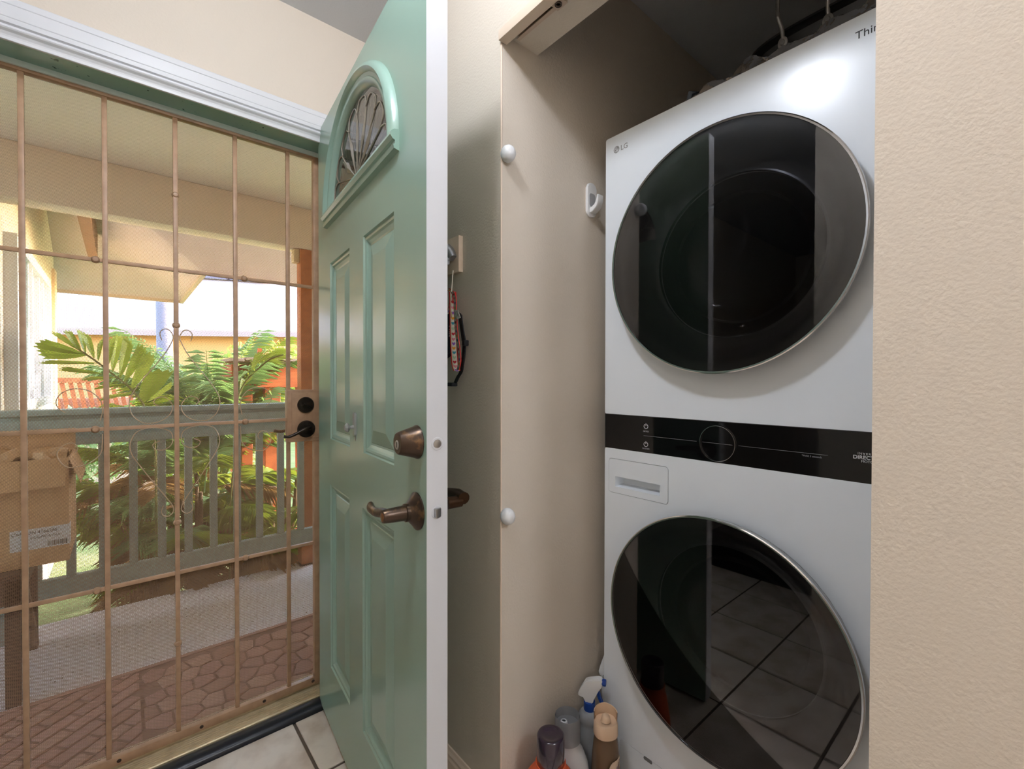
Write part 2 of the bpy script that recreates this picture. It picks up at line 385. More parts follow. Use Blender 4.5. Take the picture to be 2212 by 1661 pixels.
gl = prism('fan_glass', [(fs+.26*cos(pi*k/32), fz+.241*sin(pi*k/32)) for k in range(33)], F, .004, .009, glassy('fan_glass_clear', (.95, .96, .95), 1.9, .02, bump=(30, .1, .002), milky=.16, milk=(236, 222, 200)), dr)
m_came = glassy('bevel_glass', (.95, .94, .90), 1.9, .06, milky=.6, milk=(232, 220, 198))
base = (fs, fz+.03)
for k in range(1, 8):
    a = pi*k/8; R1 = .205
    e = (fs+R1*cos(a)*1.02, fz+R1*sin(a)*.95)
    tube('lead_line', [(base[0]+.02*cos(a), .003, base[1]), ((base[0]+e[0])/2+.012*sin(a*2), .0025, (base[1]+e[1])/2), (e[0], .003, e[1])], .0020, m_came, gl, 6)
for k in range(8):
    a0, a1 = pi*k/8, pi*(k+1)/8; am = (a0+a1)/2
    P = [(fs+.205*cos(a0), .003, fz+.195*sin(a0)+.002), (fs+.238*cos(a0*.6+am*.4), .003, fz+.222*sin(a0*.6+am*.4)), (fs+.243*cos(am), .003, fz+.226*sin(am)), (fs+.238*cos(a1*.6+am*.4), .003, fz+.222*sin(a1*.6+am*.4)), (fs+.205*cos(a1), .003, fz+.195*sin(a1)+.002)]
    tube('lead_line', smooth_path(P, 4), .0020, m_came, gl, 6)
for k in range(5):     # long bevelled spear pieces
    a = radians(35+27.5*k); c = Vector((fs, 0, fz+.02)); d = Vector((cos(a), 0, sin(a))); q = Vector((-sin(a), 0, cos(a)))
    P = [c+d*.05, c+d*.11+q*.014, c+d*.185, c+d*.11-q*.014]
    bm = bmesh.new(); vs = [bm.verts.new((p.x, .0035, p.z)) for p in P]; ct = c+d*.11; tp = bm.verts.new((ct.x, -.0005, ct.z))
    for i in range(4): bm.faces.new((vs[i], vs[(i+1) % 4], tp))
    link('bevel_piece', b2m(bm, 'bevel_piece'), gl, m_came)
# deadbolt
db = lathe('deadbolt', [(0, -.043), (.0205, -.043), (.0225, -.041), (.0325, -.006), (.0345, -.003), (.0345, .001)], m_bronze, dr, 'Y', (.868, 0, 1.052), 40)
lathe('key_cylinder', [(0, -.0445), (.0085, -.0445), (.0095, -.0435), (.0095, -.041)], m_steel, db, 'Y', (0, 0, -.003), 20)
box('keyhole', -.001, .001, -.0452, -.044, -.008, .003, m_dprint, db)
# lever handle with key cylinder, thumb end pointing to the hinge side
lv = lathe('lever_handle', [(0, -.024), (.016, -.024), (.018, -.020), (.030, -.009), (.0385, -.003), (.0385, .001)], m_bronze, dr, 'Y', (.866, 0, .909), 44)
lathe('spindle', [(0, -.073), (.0095, -.073), (.0125, -.0725), (.0135, -.070), (.0150, -.045), (.0155, -.027), (.0185, -.026), (.0185, -.019)], m_bronze, lv, 'Y', (0, 0, 0), 32)
lathe('lever_key_cylinder', [(0, -.0742), (.006, -.0742), (.0085, -.0735), (.0085, -.070)], mat('old_brass', (150, 106, 66), .35, metal=.9), lv, 'Y', (0, 0, -.001), 20)
bm = bmesh.new(); P = smooth_path([(0, -.060, 0), (-.03, -.063, -.001), (-.06, -.063, -.007), (-.09, -.060, -.011), (-.118, -.055, -.010)], 5)
tubemesh(bm, P, [.0135-.004*sin(pi*i/len(P)) for i in range(len(P))], 12); bmesh.ops.scale(bm, vec=(1, .62, 1.0), verts=bm.verts[:], space=Matrix.Translation((0, .062, 0)))
link('lever', b2m(bm, 'lever', 60), lv, m_bronze)
# inner lever seen past the door edge
li = lathe('inner_lever_handle', [(.0385, -.001), (.0385, .003), (.030, .009), (.018, .020), (.013, .024), (.013, .058), (0, .058)], mat('dark_bronze', (70, 50, 34), .35, metal=.8), dr, 'Y', (.866, DT, .914), 36)
bm = bmesh.new(); tubemesh(bm, [(.012, .060, .008), (-.02, .062, .01), (-.09, .056, .004)], [.0135, .013, .009], 12); link('inner_lever', b2m(bm, 'inner_lever', 60), li, mat('dark_bronze', (70, 50, 34), .35, metal=.8))
# latch plates on the edge
for z, nm in ((1.052, 'bolt_plate'), (.914, 'latch_plate')):
    o = lathe(nm, [(0, .0008), (.0125, .0008), (.0132, .0002), (.0132, -.001)], m_edge, dr, 'X', (DW+.0014, DT/2, z), 28)
    if nm == 'bolt_plate':
        lathe('bolt_tip', [(0, .0014), (.0055, .0014), (.0075, .0009), (.0085, .0009), (.0085, 0)], m_steel, o, 'X', (.001, 0, 0), 16)
    else:
        prism('latch_bolt', [(-.007, 0), (.007, 0), (.007, .004), (-.004, .010), (-.007, .010)], lambda a, b, d: (b, a, d), -.009, .009, m_steel, o, bev=.001)
# clear crystal hook stuck on the door
ck = empty('crystal_hook', (0, 0, 0)); ck.parent = dr; ck.location = (.443, 0, 1.02); tag(ck, 'clear plastic crystal hook on the door face')
m_cry = glassy('clear_acrylic', (.97, .98, .97), 1.7, .03, milky=.7, milk=(246, 248, 246))
prism('hook_plate', rrect(-.0085, .0085, 0, .068, .0065), F, -.006, 0, m_cry, ck, bev=.0012)
prism('pull_tab', rrect(-.004, .004, -.012, .004, .003), F, -.001, 0, m_cry, ck)
lathe('crystal_stem', [(0, -.018), (.0045, -.018), (.006, -.006)], m_cry, ck, 'Y', (0, 0, .026), 10)
lathe('crystal_knob', [(0, -.030), (.008, -.030), (.0135, -.024), (.012, -.020), (.004, -.015), (0, -.015)], m_cry, ck, 'Y', (0, 0, .026), 8, 5)

# ================================================================== SECURITY SCREEN DOOR
SY = 1.80
sd = empty('door_2', (.1346, SY, .026)); ST(sd, 'tan metal security screen door with scrolls', 'screen door')
SX0, SX1, SZ0, SZ1 = -.306, .5755, .028, 2.0275
def sbox(name, *a, **k): return box(name, *a, m_copper, sd, local=False, **k)
sbox('stile', SX0, SX0+.024, SY-.012, SY+.012, SZ0, SZ1, bev=.002); sbox('stile', SX1-.024, SX1, SY-.012, SY+.012, SZ0, SZ1, bev=.002)
sbox('top_rail', SX0+.024, SX1-.024, SY-.012, SY+.012, SZ1-.022, SZ1, bev=.002)
sbox('bottom_rail', SX0+.024, SX1-.024, SY-.012, SY+.012, SZ0, SZ0+.026, bev=.002)
for x in (-.20, -.0325, .1346, .2985, .464): sbox('bar', x-.0062, x+.0062, SY-.0085, SY+.004, SZ0+.026, SZ1-.022, bev=.001)
for z in (.562, 1.034, 1.5275): sbox('cross_bar', SX0+.024, SX1-.024, SY-.0055, SY+.0045, z-.0055, z+.0055, bev=.001)
for x in (.545, .38, .195, -.01, -.19):
    lathe('rivet', [(0, -.0025), (.0035, -.0022), (.0058, 0)], mat('rivet_dark', (60, 42, 32), .5), sd, 'Y', (x, SY-.0118, SZ0+.013), 14, local=False)
for x, z in ((.1346, 1.7636), (-.054, 1.5275), (.3246, 1.5275), (.1346, 1.3515), (-.057, 1.034), (.326, 1.034), (.1346, .7239), (.1346, .3357), (-.056, .562), (.325, .562)):
    lathe('boss', [(0, -.0095), (.006, -.0085), (.0098, -.004), (.0108, 0), (.008, .006), (0, .0075)], m_copper, sd, 'Y', (x, SY-.003, z), 14, local=False)
# scroll wires, symmetric about the middle bar
S1 = [(0.098, 1.302), (0.093, 1.321), (0.098, 1.333), (0.108, 1.338), (0.119, 1.332), (0.126, 1.315), (0.123, 1.299), (0.107, 1.264), (0.08, 1.222), (0.052, 1.181), (0.032, 1.148), (0.021, 1.123), (0.019, 1.1), (0.024, 1.077), (0.036, 1.059), (0.055, 1.046), (0.088, 1.048), (0.113, 1.065), (0.124, 1.091), (0.115, 1.115), (0.1, 1.125), (0.084, 1.121), (0.077, 1.108), (0.088, 1.097)]
S2 = [(0.091, 0.989), (0.074, 0.979), (0.08, 0.964), (0.102, 0.96), (0.121, 0.977), (0.121, 1.01), (0.099, 1.026), (0.062, 1.03), (0.033, 1.017), (0.02, 0.981), (0.026, 0.949), (0.047, 0.91), (0.076, 0.86), (0.105, 0.812), (0.122, 0.781), (0.124, 0.762), (0.112, 0.75), (0.099, 0.754), (0.094, 0.767), (0.099, 0.785)]
S3 = [(-0.099, 1.095), (-0.113, 1.117), (-.122, 1.112), (-0.119, 1.086), (-0.132, 1.098), (-0.137, 1.115), (-0.132, 1.133), (-0.118, 1.147), (-0.098, 1.153), (-0.075, 1.149), (-0.058, 1.137), (-0.045, 1.117), (-0.042, 1.102)]
S3 = [(-.119, 1.086)]+S3[4:]+[(-.041, 1.085), (-.046, 1.06)]
S4 = [(-0.099, 0.971), (-0.094, 0.983), (-0.102, 0.998), (-0.117, 0.998), (-0.13, 0.987), (-0.136, 0.97), (-0.13, 0.949), (-0.115, 0.932), (-0.093, 0.931), (-0.065, 0.941), (-0.045, 0.965), (-0.042, 0.991), (-.041, 1.02)]
m_wire = mat('scroll_wire', (190, 160, 130), .4, spec=.6)
for sc in (S1, S2, S3, S4):
    for mir in (0, 1):
        tube('scroll', smooth_path([((.2692-x) if mir else x, SY-.0105, z) for x, z in sc], 4), .0014, m_wire, sd, 6, local=False)
# lock box
lb = box('lock_box', .4575, SX1-.001, SY-.016, SY+.016, .951, 1.142, m_copper, sd, .002, local=False)
bpy.context.view_layer.update()
o = box('lock_plate', .472, SX1-.004, SY-.0185, SY-.0155, .963, 1.132, m_copper, sd, .001, local=False)
m_dbr = mat('dark_lock_bronze', (46, 38, 32), .35, metal=.6, var=(60, (74, 58, 44), .5, .75))
lathe('lock_rose', [(0, -.010), (.026, -.009), (.0295, -.004), (.0295, 0)], m_dbr, sd, 'Y', (.520, SY-.018, 1.086), 36, local=False)
bm = bmesh.new(); addbox(bm, -.017, .017, -.022, -.009, -.0045, .0045); bmesh.ops.bevel(bm, geom=bm.edges[:], offset=.003, segments=2, affect='EDGES')
o = link('thumb_turn', b2m(bm, 'thumb_turn', 40), sd, m_dbr, None, False); o.rotation_euler = (0, radians(18), 0); o.location = (.520, SY-.018, 1.086)
lathe('handle_rose', [(0, -.012), (.028, -.010), (.0315, -.004), (.0315, 0)], m_dbr, sd, 'Y', (.5215, SY-.018, .997), 36, local=False)
bm = bmesh.new(); P = smooth_path([(.532, SY-.030, 1.001), (.525, SY-.045, 1.003), (.505, SY-.052, .998), (.478, SY-.052, .985), (.455, SY-.050, .976), (.437, SY-.048, .978)], 5)
tubemesh(bm, P, [.0075-.003*i/len(P) for i in range(len(P))], 10); link('screen_lever', b2m(bm, 'screen_lever', 60), sd, m_dbr, None, False)
tube('outer_lever', smooth_path([(.52, SY+.06, 1.003), (.49, SY+.062, .995), (.46, SY+.06, .985), (.43, SY+.058, .990)], 4), .006, m_dbr, sd, 8, local=False)
# expanded-metal mesh: zig-zag strands, one object
px, pz = .0074, .0039
x0, x1, z0, z1 = SX0+.02, SX1-.02, SZ0+.022, SZ1-.018
nx = int((x1-x0)/(px/2)); nz = int((z1-z0)/(pz/2)); sw = .00044
import numpy as np
xs = x0+np.arange(nx+1)*px/2; ks = np.arange(nz+1)
ph = ((np.arange(nx+1)[None, :]+ks[:, None]) % 2)*2-1
zz = z0+ks[:, None]*pz/2+ph*(pz/4-.00012)
V = np.empty((nz+1, nx+1, 2, 3)); V[..., 0] = xs[None, :, None]; V[..., 0, 2] = zz-sw; V[..., 1, 2] = zz+sw
V[..., 0, 1] = SY+.0062; V[..., 1, 1] = SY+.0074
idx = np.arange((nz+1)*(nx+1)*2).reshape(nz+1, nx+1, 2)
Fq = np.stack([idx[:, :-1, 0], idx[:, 1:, 0], idx[:, 1:, 1], idx[:, :-1, 1]], -1).reshape(-1, 4)
me = bpy.data.meshes.new('mesh_screen'); nv = V.reshape(-1, 3).shape[0]; nf = len(Fq)
me.vertices.add(nv); me.vertices.foreach_set('co', V.reshape(-1).astype('f4'))
me.loops.add(nf*4); me.loops.foreach_set('vertex_index', Fq.reshape(-1).astype('i4'))
me.polygons.add(nf); me.polygons.foreach_set('loop_start', np.arange(0, nf*4, 4, dtype='i4')); me.update(calc_edges=True); me.validate()
o = link('mesh_screen', me, sd, m_mesh, None, False); tag(o, kind='stuff')

# ================================================================== CEILING LAMPS (entry fitting, plus an added fill lamp behind the viewer)
def lamp(name, x, y, r, e, label, drop):
    t = empty(name, (x, y, ZC)); tag(t, label, 'ceiling light', kind='thing')
    lathe('canopy', [(0, 0), (.075, 0), (.075, -.012), (.05, -.022), (.02, -.026), (.02, -drop+r*.9)], m_trim, t, 'Z', (0, 0, 0), 32)
    gm = mat(name+'_glow', (238, 244, 255), .4, emit=e)
    lathe('globe', [(max(1e-4, r*sin(pi*k/12)), -drop+r*cos(pi*k/12)) for k in range(13)], gm, t, 'Z', (0, 0, 0), 24, 180)
lamp('entry_ceiling_light', .13, .60, .062, LAMP_E, 'round white ceiling light above the entry', .085)
lamp('hall_fill_light', .50, -1.30, .13, FILL_E, 'large round fill lamp added out of view in the hall', .15)

# ================================================================== LAUNDRY TOWER
TW = empty('laundry_tower', (1.10, .512, 0), radians(-90))
tag(TW, 'white stacked washer and dryer tower standing in the closet', 'washer dryer')
dryR, dz, wz, dx0 = .262, 1.4865, .5635, .008
def cabinet(name, z0, z1, holes):
    bm = bmesh.new(); x = .343; D = .77
    plate(bm, rrect(-x, x, z0, z1, .006, 3), holes, F, 0, .012)
    addbox(bm, -x, -x+.008, .012, D, z0+.003, z1-.003); addbox(bm, x-.008, x, .012, D, z0+.003, z1-.003)
    addbox(bm, -x, x, .012, D, z1-.008, z1); addbox(bm, -x, x, .012, D, z0, z0+.008); addbox(bm, -x, x, D-.008, D, z0, z1)
    return link(name, b2m(bm, name), TW, m_body)
dw0, dw1, dv0, dv1 = -.327, -.135, .850, .9485
cabinet('washer_cabinet', .012, .979, [circ(dx0, wz, dryR), rrect(dw0-.0012, dw1+.0012, dv0-.0012, dv1+.0012, .009), rrect(-.2842, -.10, .02, .1352, .01)])
cabinet('dryer_cabinet', 1.080, 1.893, [circ(dx0, dz, dryR)])
box('foot', -.30, -.25, .05, .10, 0, .012, m_grayp, TW); box('foot', .25, .30, .05, .10, 0, .012, m_grayp, TW)
box('foot', -.30, -.25, .66, .71, 0, .012, m_grayp, TW); box('foot', .25, .30, .66, .71, 0, .012, m_grayp, TW)
# detergent drawer with recessed grip
bm = bmesh.new(); plate(bm, rrect(dw0, dw1, dv0, dv1, .008), [rect(-.304, -.159, .868, .898)], F, -.0008, .014)
pk = [rect(-.304, -.159, .868, .898), rect(-.298, -.161, .874, .896)]
R = [[bm.verts.new((a, y, b)) for a, b in q] for q, y in zip(pk, (-.0006, .03))]
for k in range(4): bm.faces.new((R[0][k], R[0][(k+1) % 4], R[1][(k+1) % 4], R[1][k]))
bm.faces.new(R[1]); link('detergent_drawer', b2m(bm, 'detergent_drawer'), TW, m_body)
bm = bmesh.new(); plate(bm, rrect(-.283, -.1012, .0212, .134, .009), [], F, -.0004, .012); fd = link('filter_door', b2m(bm, 'filter_door'), TW, m_body)
prism('filter_notch', rrect(-.205, -.178, .1255, .1345, .004), F, -.001, .004, m_grayp, fd)
# control strip
cpn = box('control_panel', -.343, .343, .001, .03, .979, 1.080, m_black, TW)
box('trim_lip', -.343, .343, -.0005, .004, 1.0785, 1.0802, m_dprint, TW)
YP = -.0002
dl = lathe('dial_ring', [(.0425, -.0035), (.0425, .0002), (.0437, .0002), (.0437, -.0035), (.0425, -.0035)], m_chrome, TW, 'Y', (-.004, 0, 1.026), 64)
for a, b in ((-.21, -.057), (-.042, .032), (.046, .224)): box('line_print', a, b, .0004, .0011, 1.0256, 1.0262, m_gprint, TW)
for z in (1.0520, 1.0023):
    tube('power_icon', [(-.203+.0062*sin(a), .0006, z+.0062*cos(a)) for a in [radians(28+k*304/24) for k in range(25)]], .0007, m_print, TW, 6)
    box('power_bar', -.2037, -.2023, .0002, .0011, z+.0015, z+.0082, m_print, TW)
TR = (radians(90), 0, 0)
text('dryer_print', 'DRYER', .0058, (-.203, .0008, 1.0362), TR, m_gprint, TW, align='CENTER'); text('washer_print', 'WASHER', .0058, (-.203, .0008, .9885), TR, m_gprint, TW, align='CENTER')
text('hold_print', '*Hold 3 seconds', .0055, (.177, .0008, 1.0185), TR, m_gprint, TW)
text('inverter_print', 'INVERTER', .0062, (.2915, .0008, 1.0345), TR, m_print, TW, align='CENTER', space=1.35)
text('direct_drive_print', 'DIRECT DRIVE', .0100, (.2985, .0008, 1.0258), TR, m_print, TW, align='CENTER', bold=.0002)
text('motor_print', 'MOTOR', .0065, (.2915, .0008, 1.0195), TR, m_print, TW, align='CENTER')
# maker's mark on the dryer
lg = lathe('logo_disc', [(0, -.0006), (.0098, -.0006), (.0098, .0004)], m_gprint, TW, 'Y', (-.3045, 0, 1.8508), 32)
tube('logo_arc', [(.0066*sin(a), -.0007, .0066*cos(a)) for a in [radians(95+k*265/20) for k in range(21)]], .0008, m_body, lg, 6)
box('logo_bar', -.0006, .0006, -.0009, -.0004, -.004, .0045, m_body, lg); box('logo_bar', -.0006, .0035, -.0009, -.0004, -.004, -.0029, m_body, lg); box('logo_bar', .002, .0066, -.0009, -.0004, -.0006, .0006, m_body, lg)
lathe('logo_dot', [(0, -.0009), (.0012, -.0009), (.0012, -.0004)], m_body, lg, 'Y', (-.0038, 0, .002), 10)
text('maker_print', 'LG', .0205, (-.2905, -.0002, 1.8433), TR, m_gprint, TW, bold=.0002)
text('app_print', 'ThinQ', .0215, (.264, -.0002, 1.8485), TR, m_dprint, TW)
# doors
m_tint = glassy('smoked_glass', (.62, .62, .63), 1.55, 0.0)
m_funnel = mat('funnel_black', (120, 120, 122), .34, spec=1.0); m_bowl = mat('bowl_glass', (10, 10, 11), .05, spec=.6)
m_rimd = mat('door_rim_gray', (150, 151, 153), .3)
def mdoor(name, z):
    d = lathe(name, [(.262, .0), (.274, -.002), (.2865, -.022), (.2905, -.038), (.2912, -.0415)], m_rimd, TW, 'Y', (dx0, 0, z), 96)
    lathe('chrome_ring', [(.2905, -.040), (.2922, -.043), (.2918, -.0475), (.2895, -.0488), (.2862, -.0478), (.2855, -.044)], m_chrome, d, 'Y', (0, 0, 0), 96)
    lathe('front_glass', [(0, -.0472), (.2858, -.0472), (.2858, -.0442), (0, -.0442)], m_tint, d, 'Y', (0, 0, 0), 96)
    lathe('funnel', [(.2860, -.040), (.272, -.039), (.262, -.034), (.250, -.018), (.238, .008), (.224, .034), (.212, .046), (.205, .050)], m_funnel, d, 'Y', (0, 0, 0), 80)
    lathe('bowl_ring', [(.205, .050), (.200, .046), (.1965, .049), (.194, .054)], m_chrome, d, 'Y', (0, 0, 0), 80)
    lathe('glass_bowl', [(.1955, .052), (.192, .075), (.178, .105), (.150, .128), (.11, .140), (.05, .146), (0, .147)], m_bowl, d, 'Y', (0, 0, 0), 64)
    lathe('hinge_grip', [(.276, -.002), (.283, -.012), (.284, -.020)], m_black, d, 'Y', (0, 0, 0), 48)
    return d
mdoor('dryer_door', dz); mdoor('washer_door', wz)

# ---- things on top of the tower
ZT = 1.8935
m_pan = mat('black_enamel', (20, 20, 21), .42)
pn = empty('roasting_pan', (1.30, .28, ZT)); tag(pn, 'black pan with bent wire handles on the tower top', 'pan')
def pan_ring(g, z, px0, py0): return [(1.315+(.165+g)*sx_, .25+(.240+g)*sy_, z) for sx_, sy_ in px0]
sq = [(abs(cos(a))**.40*(1 if cos(a) >= 0 else -1), abs(sin(a))**.50*(1 if sin(a) >= 0 else -1)) for a in [2*pi*k/64 for k in range(64)]]
sq = [(x*.98, y*.98) for x, y in sq]
v = []; f = []
lay = [(-.035, ZT+.002), (-.02, ZT+.006), (-.004, ZT+.070), (.006, ZT+.0765), (.011, ZT+.077), (.011, ZT+.082), (.004, ZT+.083), (-.010, ZT+.074), (-.028, ZT+.012)]
for g_, z in lay: v += pan_ring(g_, z, sq, None)
for i in range(len(lay)-1):
    for k in range(64): f.append((i*64+k, i*64+(k+1) % 64, (i+1)*64+(k+1) % 64, (i+1)*64+k))
f += [tuple(range(64)), tuple(range((len(lay)-1)*64, len(lay)*64))]
v = [(max(x, 1.12), min(max(y, .152), .55), z) for x, y, z in v]
link('pan_body', mesh_pd('pan_body', v, f, 40), pn, m_pan, None, False)
xf = 1.148
tube('wire_handle', smooth_path([(xf-.001, .393, ZT+.062), (xf-.004, .3945, ZT+.085), (xf-.010, .401, ZT+.115), (xf-.012, .399, ZT+.15), (xf-.010, .38, ZT+.175), (xf-.006, .352, ZT+.185), (xf-.006, .325, ZT+.175), (xf-.008, .304, ZT+.145), (xf-.008, .302, ZT+.112), (xf-.004, .306, ZT+.088), (xf-.001, .306, ZT+.065)], 5), .0042, m_steel, pn, 10, local=False)
for y in (.393, .306):
    o = lathe('rivet_plate', [(0, -.005), (.004, -.0045), (.0055, -.002), (.010, -.0015), (.0105, .001)], m_steel, pn, 'X', (xf-.003, y, ZT+.052), 20, sy=1.35, local=False)
# plastic film crumpled along the front edge
m_film = glassy('clear_film', (.94, .95, .96), 1.8, .10, bump=(60, .4, .006), milky=.10, milk=(226, 230, 236))
v = []; f = []; NX, NY = 70, 12; rnd = random.Random(3)
for i in range(NX+1):
    y = .60-.43*i/NX; hgt = .012+.026*max(0, sin(i*.085))*(.6+.4*sin(i*.31))+.030*(i/NX)
    for j in range(NY+1):
        t = j/NY; v.append((1.106+.042*t+.003*sin(i*.9+j), y+.004*sin(j*1.7+i), ZT+.001+hgt*sin(pi*min(1, t*1.15))*(.75+.3*sin(i*.45+j*.9)+.05*rnd.random())))
for i in range(NX):
    for j in range(NY): a = i*(NY+1)+j; f.append((a, a+1, a+NY+2, a+NY+1))
v = [(x, y, max(z, ZT+.001)) for x, y, z in v]
o = link('plastic_film', mesh_pd('plastic_film', v, f, 25), None, m_film); tag(o, 'crumpled clear plastic film along the tower top edge', 'plastic film')
cb = empty('cable_bundle', (1.16, .60, ZT)); tag(cb, 'black coiled cable with gray band on the tower top', 'cable')
for k in range(4): tube('cable_loop', smooth_path([(1.135+.012*k, .63, ZT+.008), (1.14+.012*k, .60, ZT+.026+.002*k), (1.15+.012*k, .565, ZT+.024), (1.17+.012*k, .53, ZT+.009)], 5), .0075, mat('cable_black', (22, 24, 30), .5), cb, 8, local=False)
tube('band', [(1.128, .612, ZT+.004), (1.130, .606, ZT+.034), (1.15, .602, ZT+.038), (1.185, .600, ZT+.034)], .006, mat('gray_band', (92, 98, 108), .6), cb, 8, local=False)

# ================================================================== CLOSET WALL BITS
def bumper(label, z):
    o = lathe('door_knob_bumper', [(0, -.033), (.007, -.0325), (.0135, -.0290), (.0178, -.0225), (.0195, -.0140), (.0185, -.0070), (.0150, -.0015), (.0145, 0)], m_plast, None, 'Y', (.7585, YC, z), 36, 60)
    tag(o, label, 'knob', 'white knobs on the closet wall'); o.scale = (1, 1, 1.12); return o
bumper('upper white round knob on the closet wall, near the header', 1.7605)
bumper('lower white round knob on the closet wall, above the bottles', .8265)
hk = empty('adhesive_hook', (1.10, YC, 1.68)); tag(hk, 'white adhesive hook on the closet side wall', 'hook')
prism('hook_base', rrect(-.0205, .0205, 0, .102, .015, 6), lambda a, b, d: (1.100+a, d, 1.680+b), YC-.009, YC, m_plast, hk, bev=.002, smooth=40, local=False)
prism('hook_recess', rrect(-.0135, .0135, .030, .070, .008, 5), lambda a, b, d: (1.100+a, d, 1.680+b), YC-.0096, YC-.004, mat('recess_gray', (176, 178, 180), .4), hk, local=False)
hp = [(0, .026), (-.008, .0245), (-.020, .030), (-.027, .042), (-.0285, .058), (-.033, .058), (-.033, .040), (-.026, .022), (-.012, .012), (0, .010)]
prism('hook_arm', [(a, b) for a, b in hp], lambda a, b, d: (d, YC-.008+a, 1.680+b), 1.0875, 1.1125, m_plast, hk, bev=.0012, smooth=45, local=False)

# ================================================================== LEASH HOLDER BEHIND THE DOOR
m_ply = mat('pale_plywood', (222, 202, 178), .6, var=(14, (196, 172, 146), .4, .7), bump=(60, .15, .001))
lh = empty('leash_plaque', (XS, 1.19, 1.487)); tag(lh, 'pale wooden plaque with silver dog figure on the wall', 'wall plaque')
box('board', XS-.0145, XS, 1.0885, 1.29, 1.4885, 1.592, m_ply, lh, .0008, local=False)
m_pew = mat('pewter', (168, 170, 172), .38, metal=.85, bump=(120, .5, .002))
bm = bmesh.new()
tubemesh(bm, smooth_path([(.728, 1.19, 1.548), (.722, 1.16, 1.56), (.72, 1.135, 1.558), (.722, 1.118, 1.545), (.724, 1.106, 1.528)], 4), [.012+.006*sin(pi*i/16) for i in range(17)], 12)
tubemesh(bm, smooth_path([(.722, 1.122, 1.545), (.716, 1.116, 1.528), (.706, 1.108, 1.513), (.704, 1.100, 1.511)], 4), [.009, .0088, .0085, .008, .0075, .007, .0065, .006, .0058, .0056, .0055, .0054, .0052], 10)
tubemesh(bm, [(.720, 1.135, 1.545), (.714, 1.130, 1.525), (.705, 1.126, 1.507), (.703, 1.122, 1.504)], [.0085, .0075, .0065, .005], 10)
tubemesh(bm, [(.72, 1.15, 1.565), (.718, 1.155, 1.578), (.72, 1.16, 1.583)], [.009, .006, .002], 8)
link('dog_hook', b2m(bm, 'dog_hook', 60), lh, m_pew, None, False)
# leash (ribbon) with heart print
m_red = mat('red_edge', (206, 44, 36), .6); m_cream = mat('cream_webbing', (236, 226, 208), .7)
le = empty('dog_leash', (.715, 1.09, 1.20)); tag(le, 'cream dog leash with red edges and coloured heart print', 'leash')
def ribbon(name, path, wdir, w, m, th=.0012, d0=-.5, d1=.5, parent=le):
    P = smooth_path(path, 5); bm = bmesh.new(); wd = Vector(wdir).normalized(); R = []
    for i, p in enumerate(P):
        t = (P[min(i+1, len(P)-1)]-P[max(i-1, 0)]).normalized(); nn = t.cross(wd).normalized()
        R.append([bm.verts.new(p+wd*w*a+nn*b) for a, b in ((d0, -th/2), (d1, -th/2), (d1, th/2), (d0, th/2))])
    for A, B in zip(R[:-1], R[1:]):
        for k in range(4): bm.faces.new((A[k], A[(k+1) % 4], B[(k+1) % 4], B[k]))
    bm.faces.new(R[0]); bm.faces.new(R[-1]); return link(name, b2m(bm, name), parent, m, None, False), P
fs_ = [(1.0938, 1.4301), (1.0835, 1.4183), (1.0785, 1.4007), (1.0784, 1.3763), (1.0751, 1.3459), (1.0717, 1.3156), (1.065, 1.2853), (1.0584, 1.2551), (1.056, 1.2309), (1.065, 1.2069)]
bs_ = [(1.1032, 1.4312), (1.1014, 1.3947), (1.1007, 1.3374), (1.0986, 1.2991), (1.0952, 1.2608), (1.0904, 1.2225), (1.0808, 1.2053)]
ls_ = [(1.1296, 1.4437), (1.1172, 1.437), (1.1101, 1.4226), (1.1101, 1.4073), (1.1189, 1.3911), (1.1278, 1.3708)]
hearts = []
for pts, xx, wd in ((fs_, .714, (-.25, -1, 0)), (bs_, .722, (.6, -.8, 0)), (ls_, .722, (-.2, -1, 0))):
    path = [(xx, y, z) for y, z in pts]
    ribbon('strap', path, wd, .017, m_cream); ribbon('red_binding', path, wd, .017, m_red, .002, -.62, -.46); ribbon('red_binding', path, wd, .017, m_red, .002, .46, .62)
    hearts.append((smooth_path(path, 12), Vector(wd).normalized()))
hc = [mat('heart_%d' % i, c, .7) for i, c in enumerate(((206, 46, 60), (230, 130, 140), (150, 96, 190), (240, 160, 40), (60, 150, 170), (190, 205, 170)))]
bm = bmesh.new(); n = 0
for P, wd in hearts:
    acc = 0
    for i in range(1, len(P)-2):
        acc += (P[i]-P[i-1]).length
        if acc > .0125:
            acc = 0; t = (P[i+1]-P[i-1]).normalized(); nn = t.cross(wd).normalized()
            if nn.x > 0: nn = -nn
            c = P[i]+nn*.0009
            H_ = [(0, -.005), (.0042, -.001), (.0048, .0018), (.003, .0038), (.0008, .0026), (0, .0014), (-.0008, .0026), (-.003, .0038), (-.0048, .0018), (-.0042, -.001)]
            fc = bm.faces.new([bm.verts.new(c+wd*a*1.1-t*b*1.1) for a, b in H_]); fc.material_index = n % 6; n += 1
ho = link('heart_print', b2m(bm, 'heart_print'), le, None, None, False)
for h_ in hc: ho.data.materials.append(h_)
tag(ho, kind='stuff')
prism('care_tag', [(1.0773, 1.374), (1.0573, 1.3735), (1.0442, 1.35), (1.0606, 1.3479)], lambda a, b, d: (d, a, b), .7085, .7095, mat('tag_white', (232, 230, 222), .7), le, local=False)
for k in range(3): beam('tag_line', (.7081, 1.072-.0066*k-.003, 1.371), (.7081, 1.0585-.0066*k+.003, 1.3535), .0012, .0006, m_dprint, le, local=False)
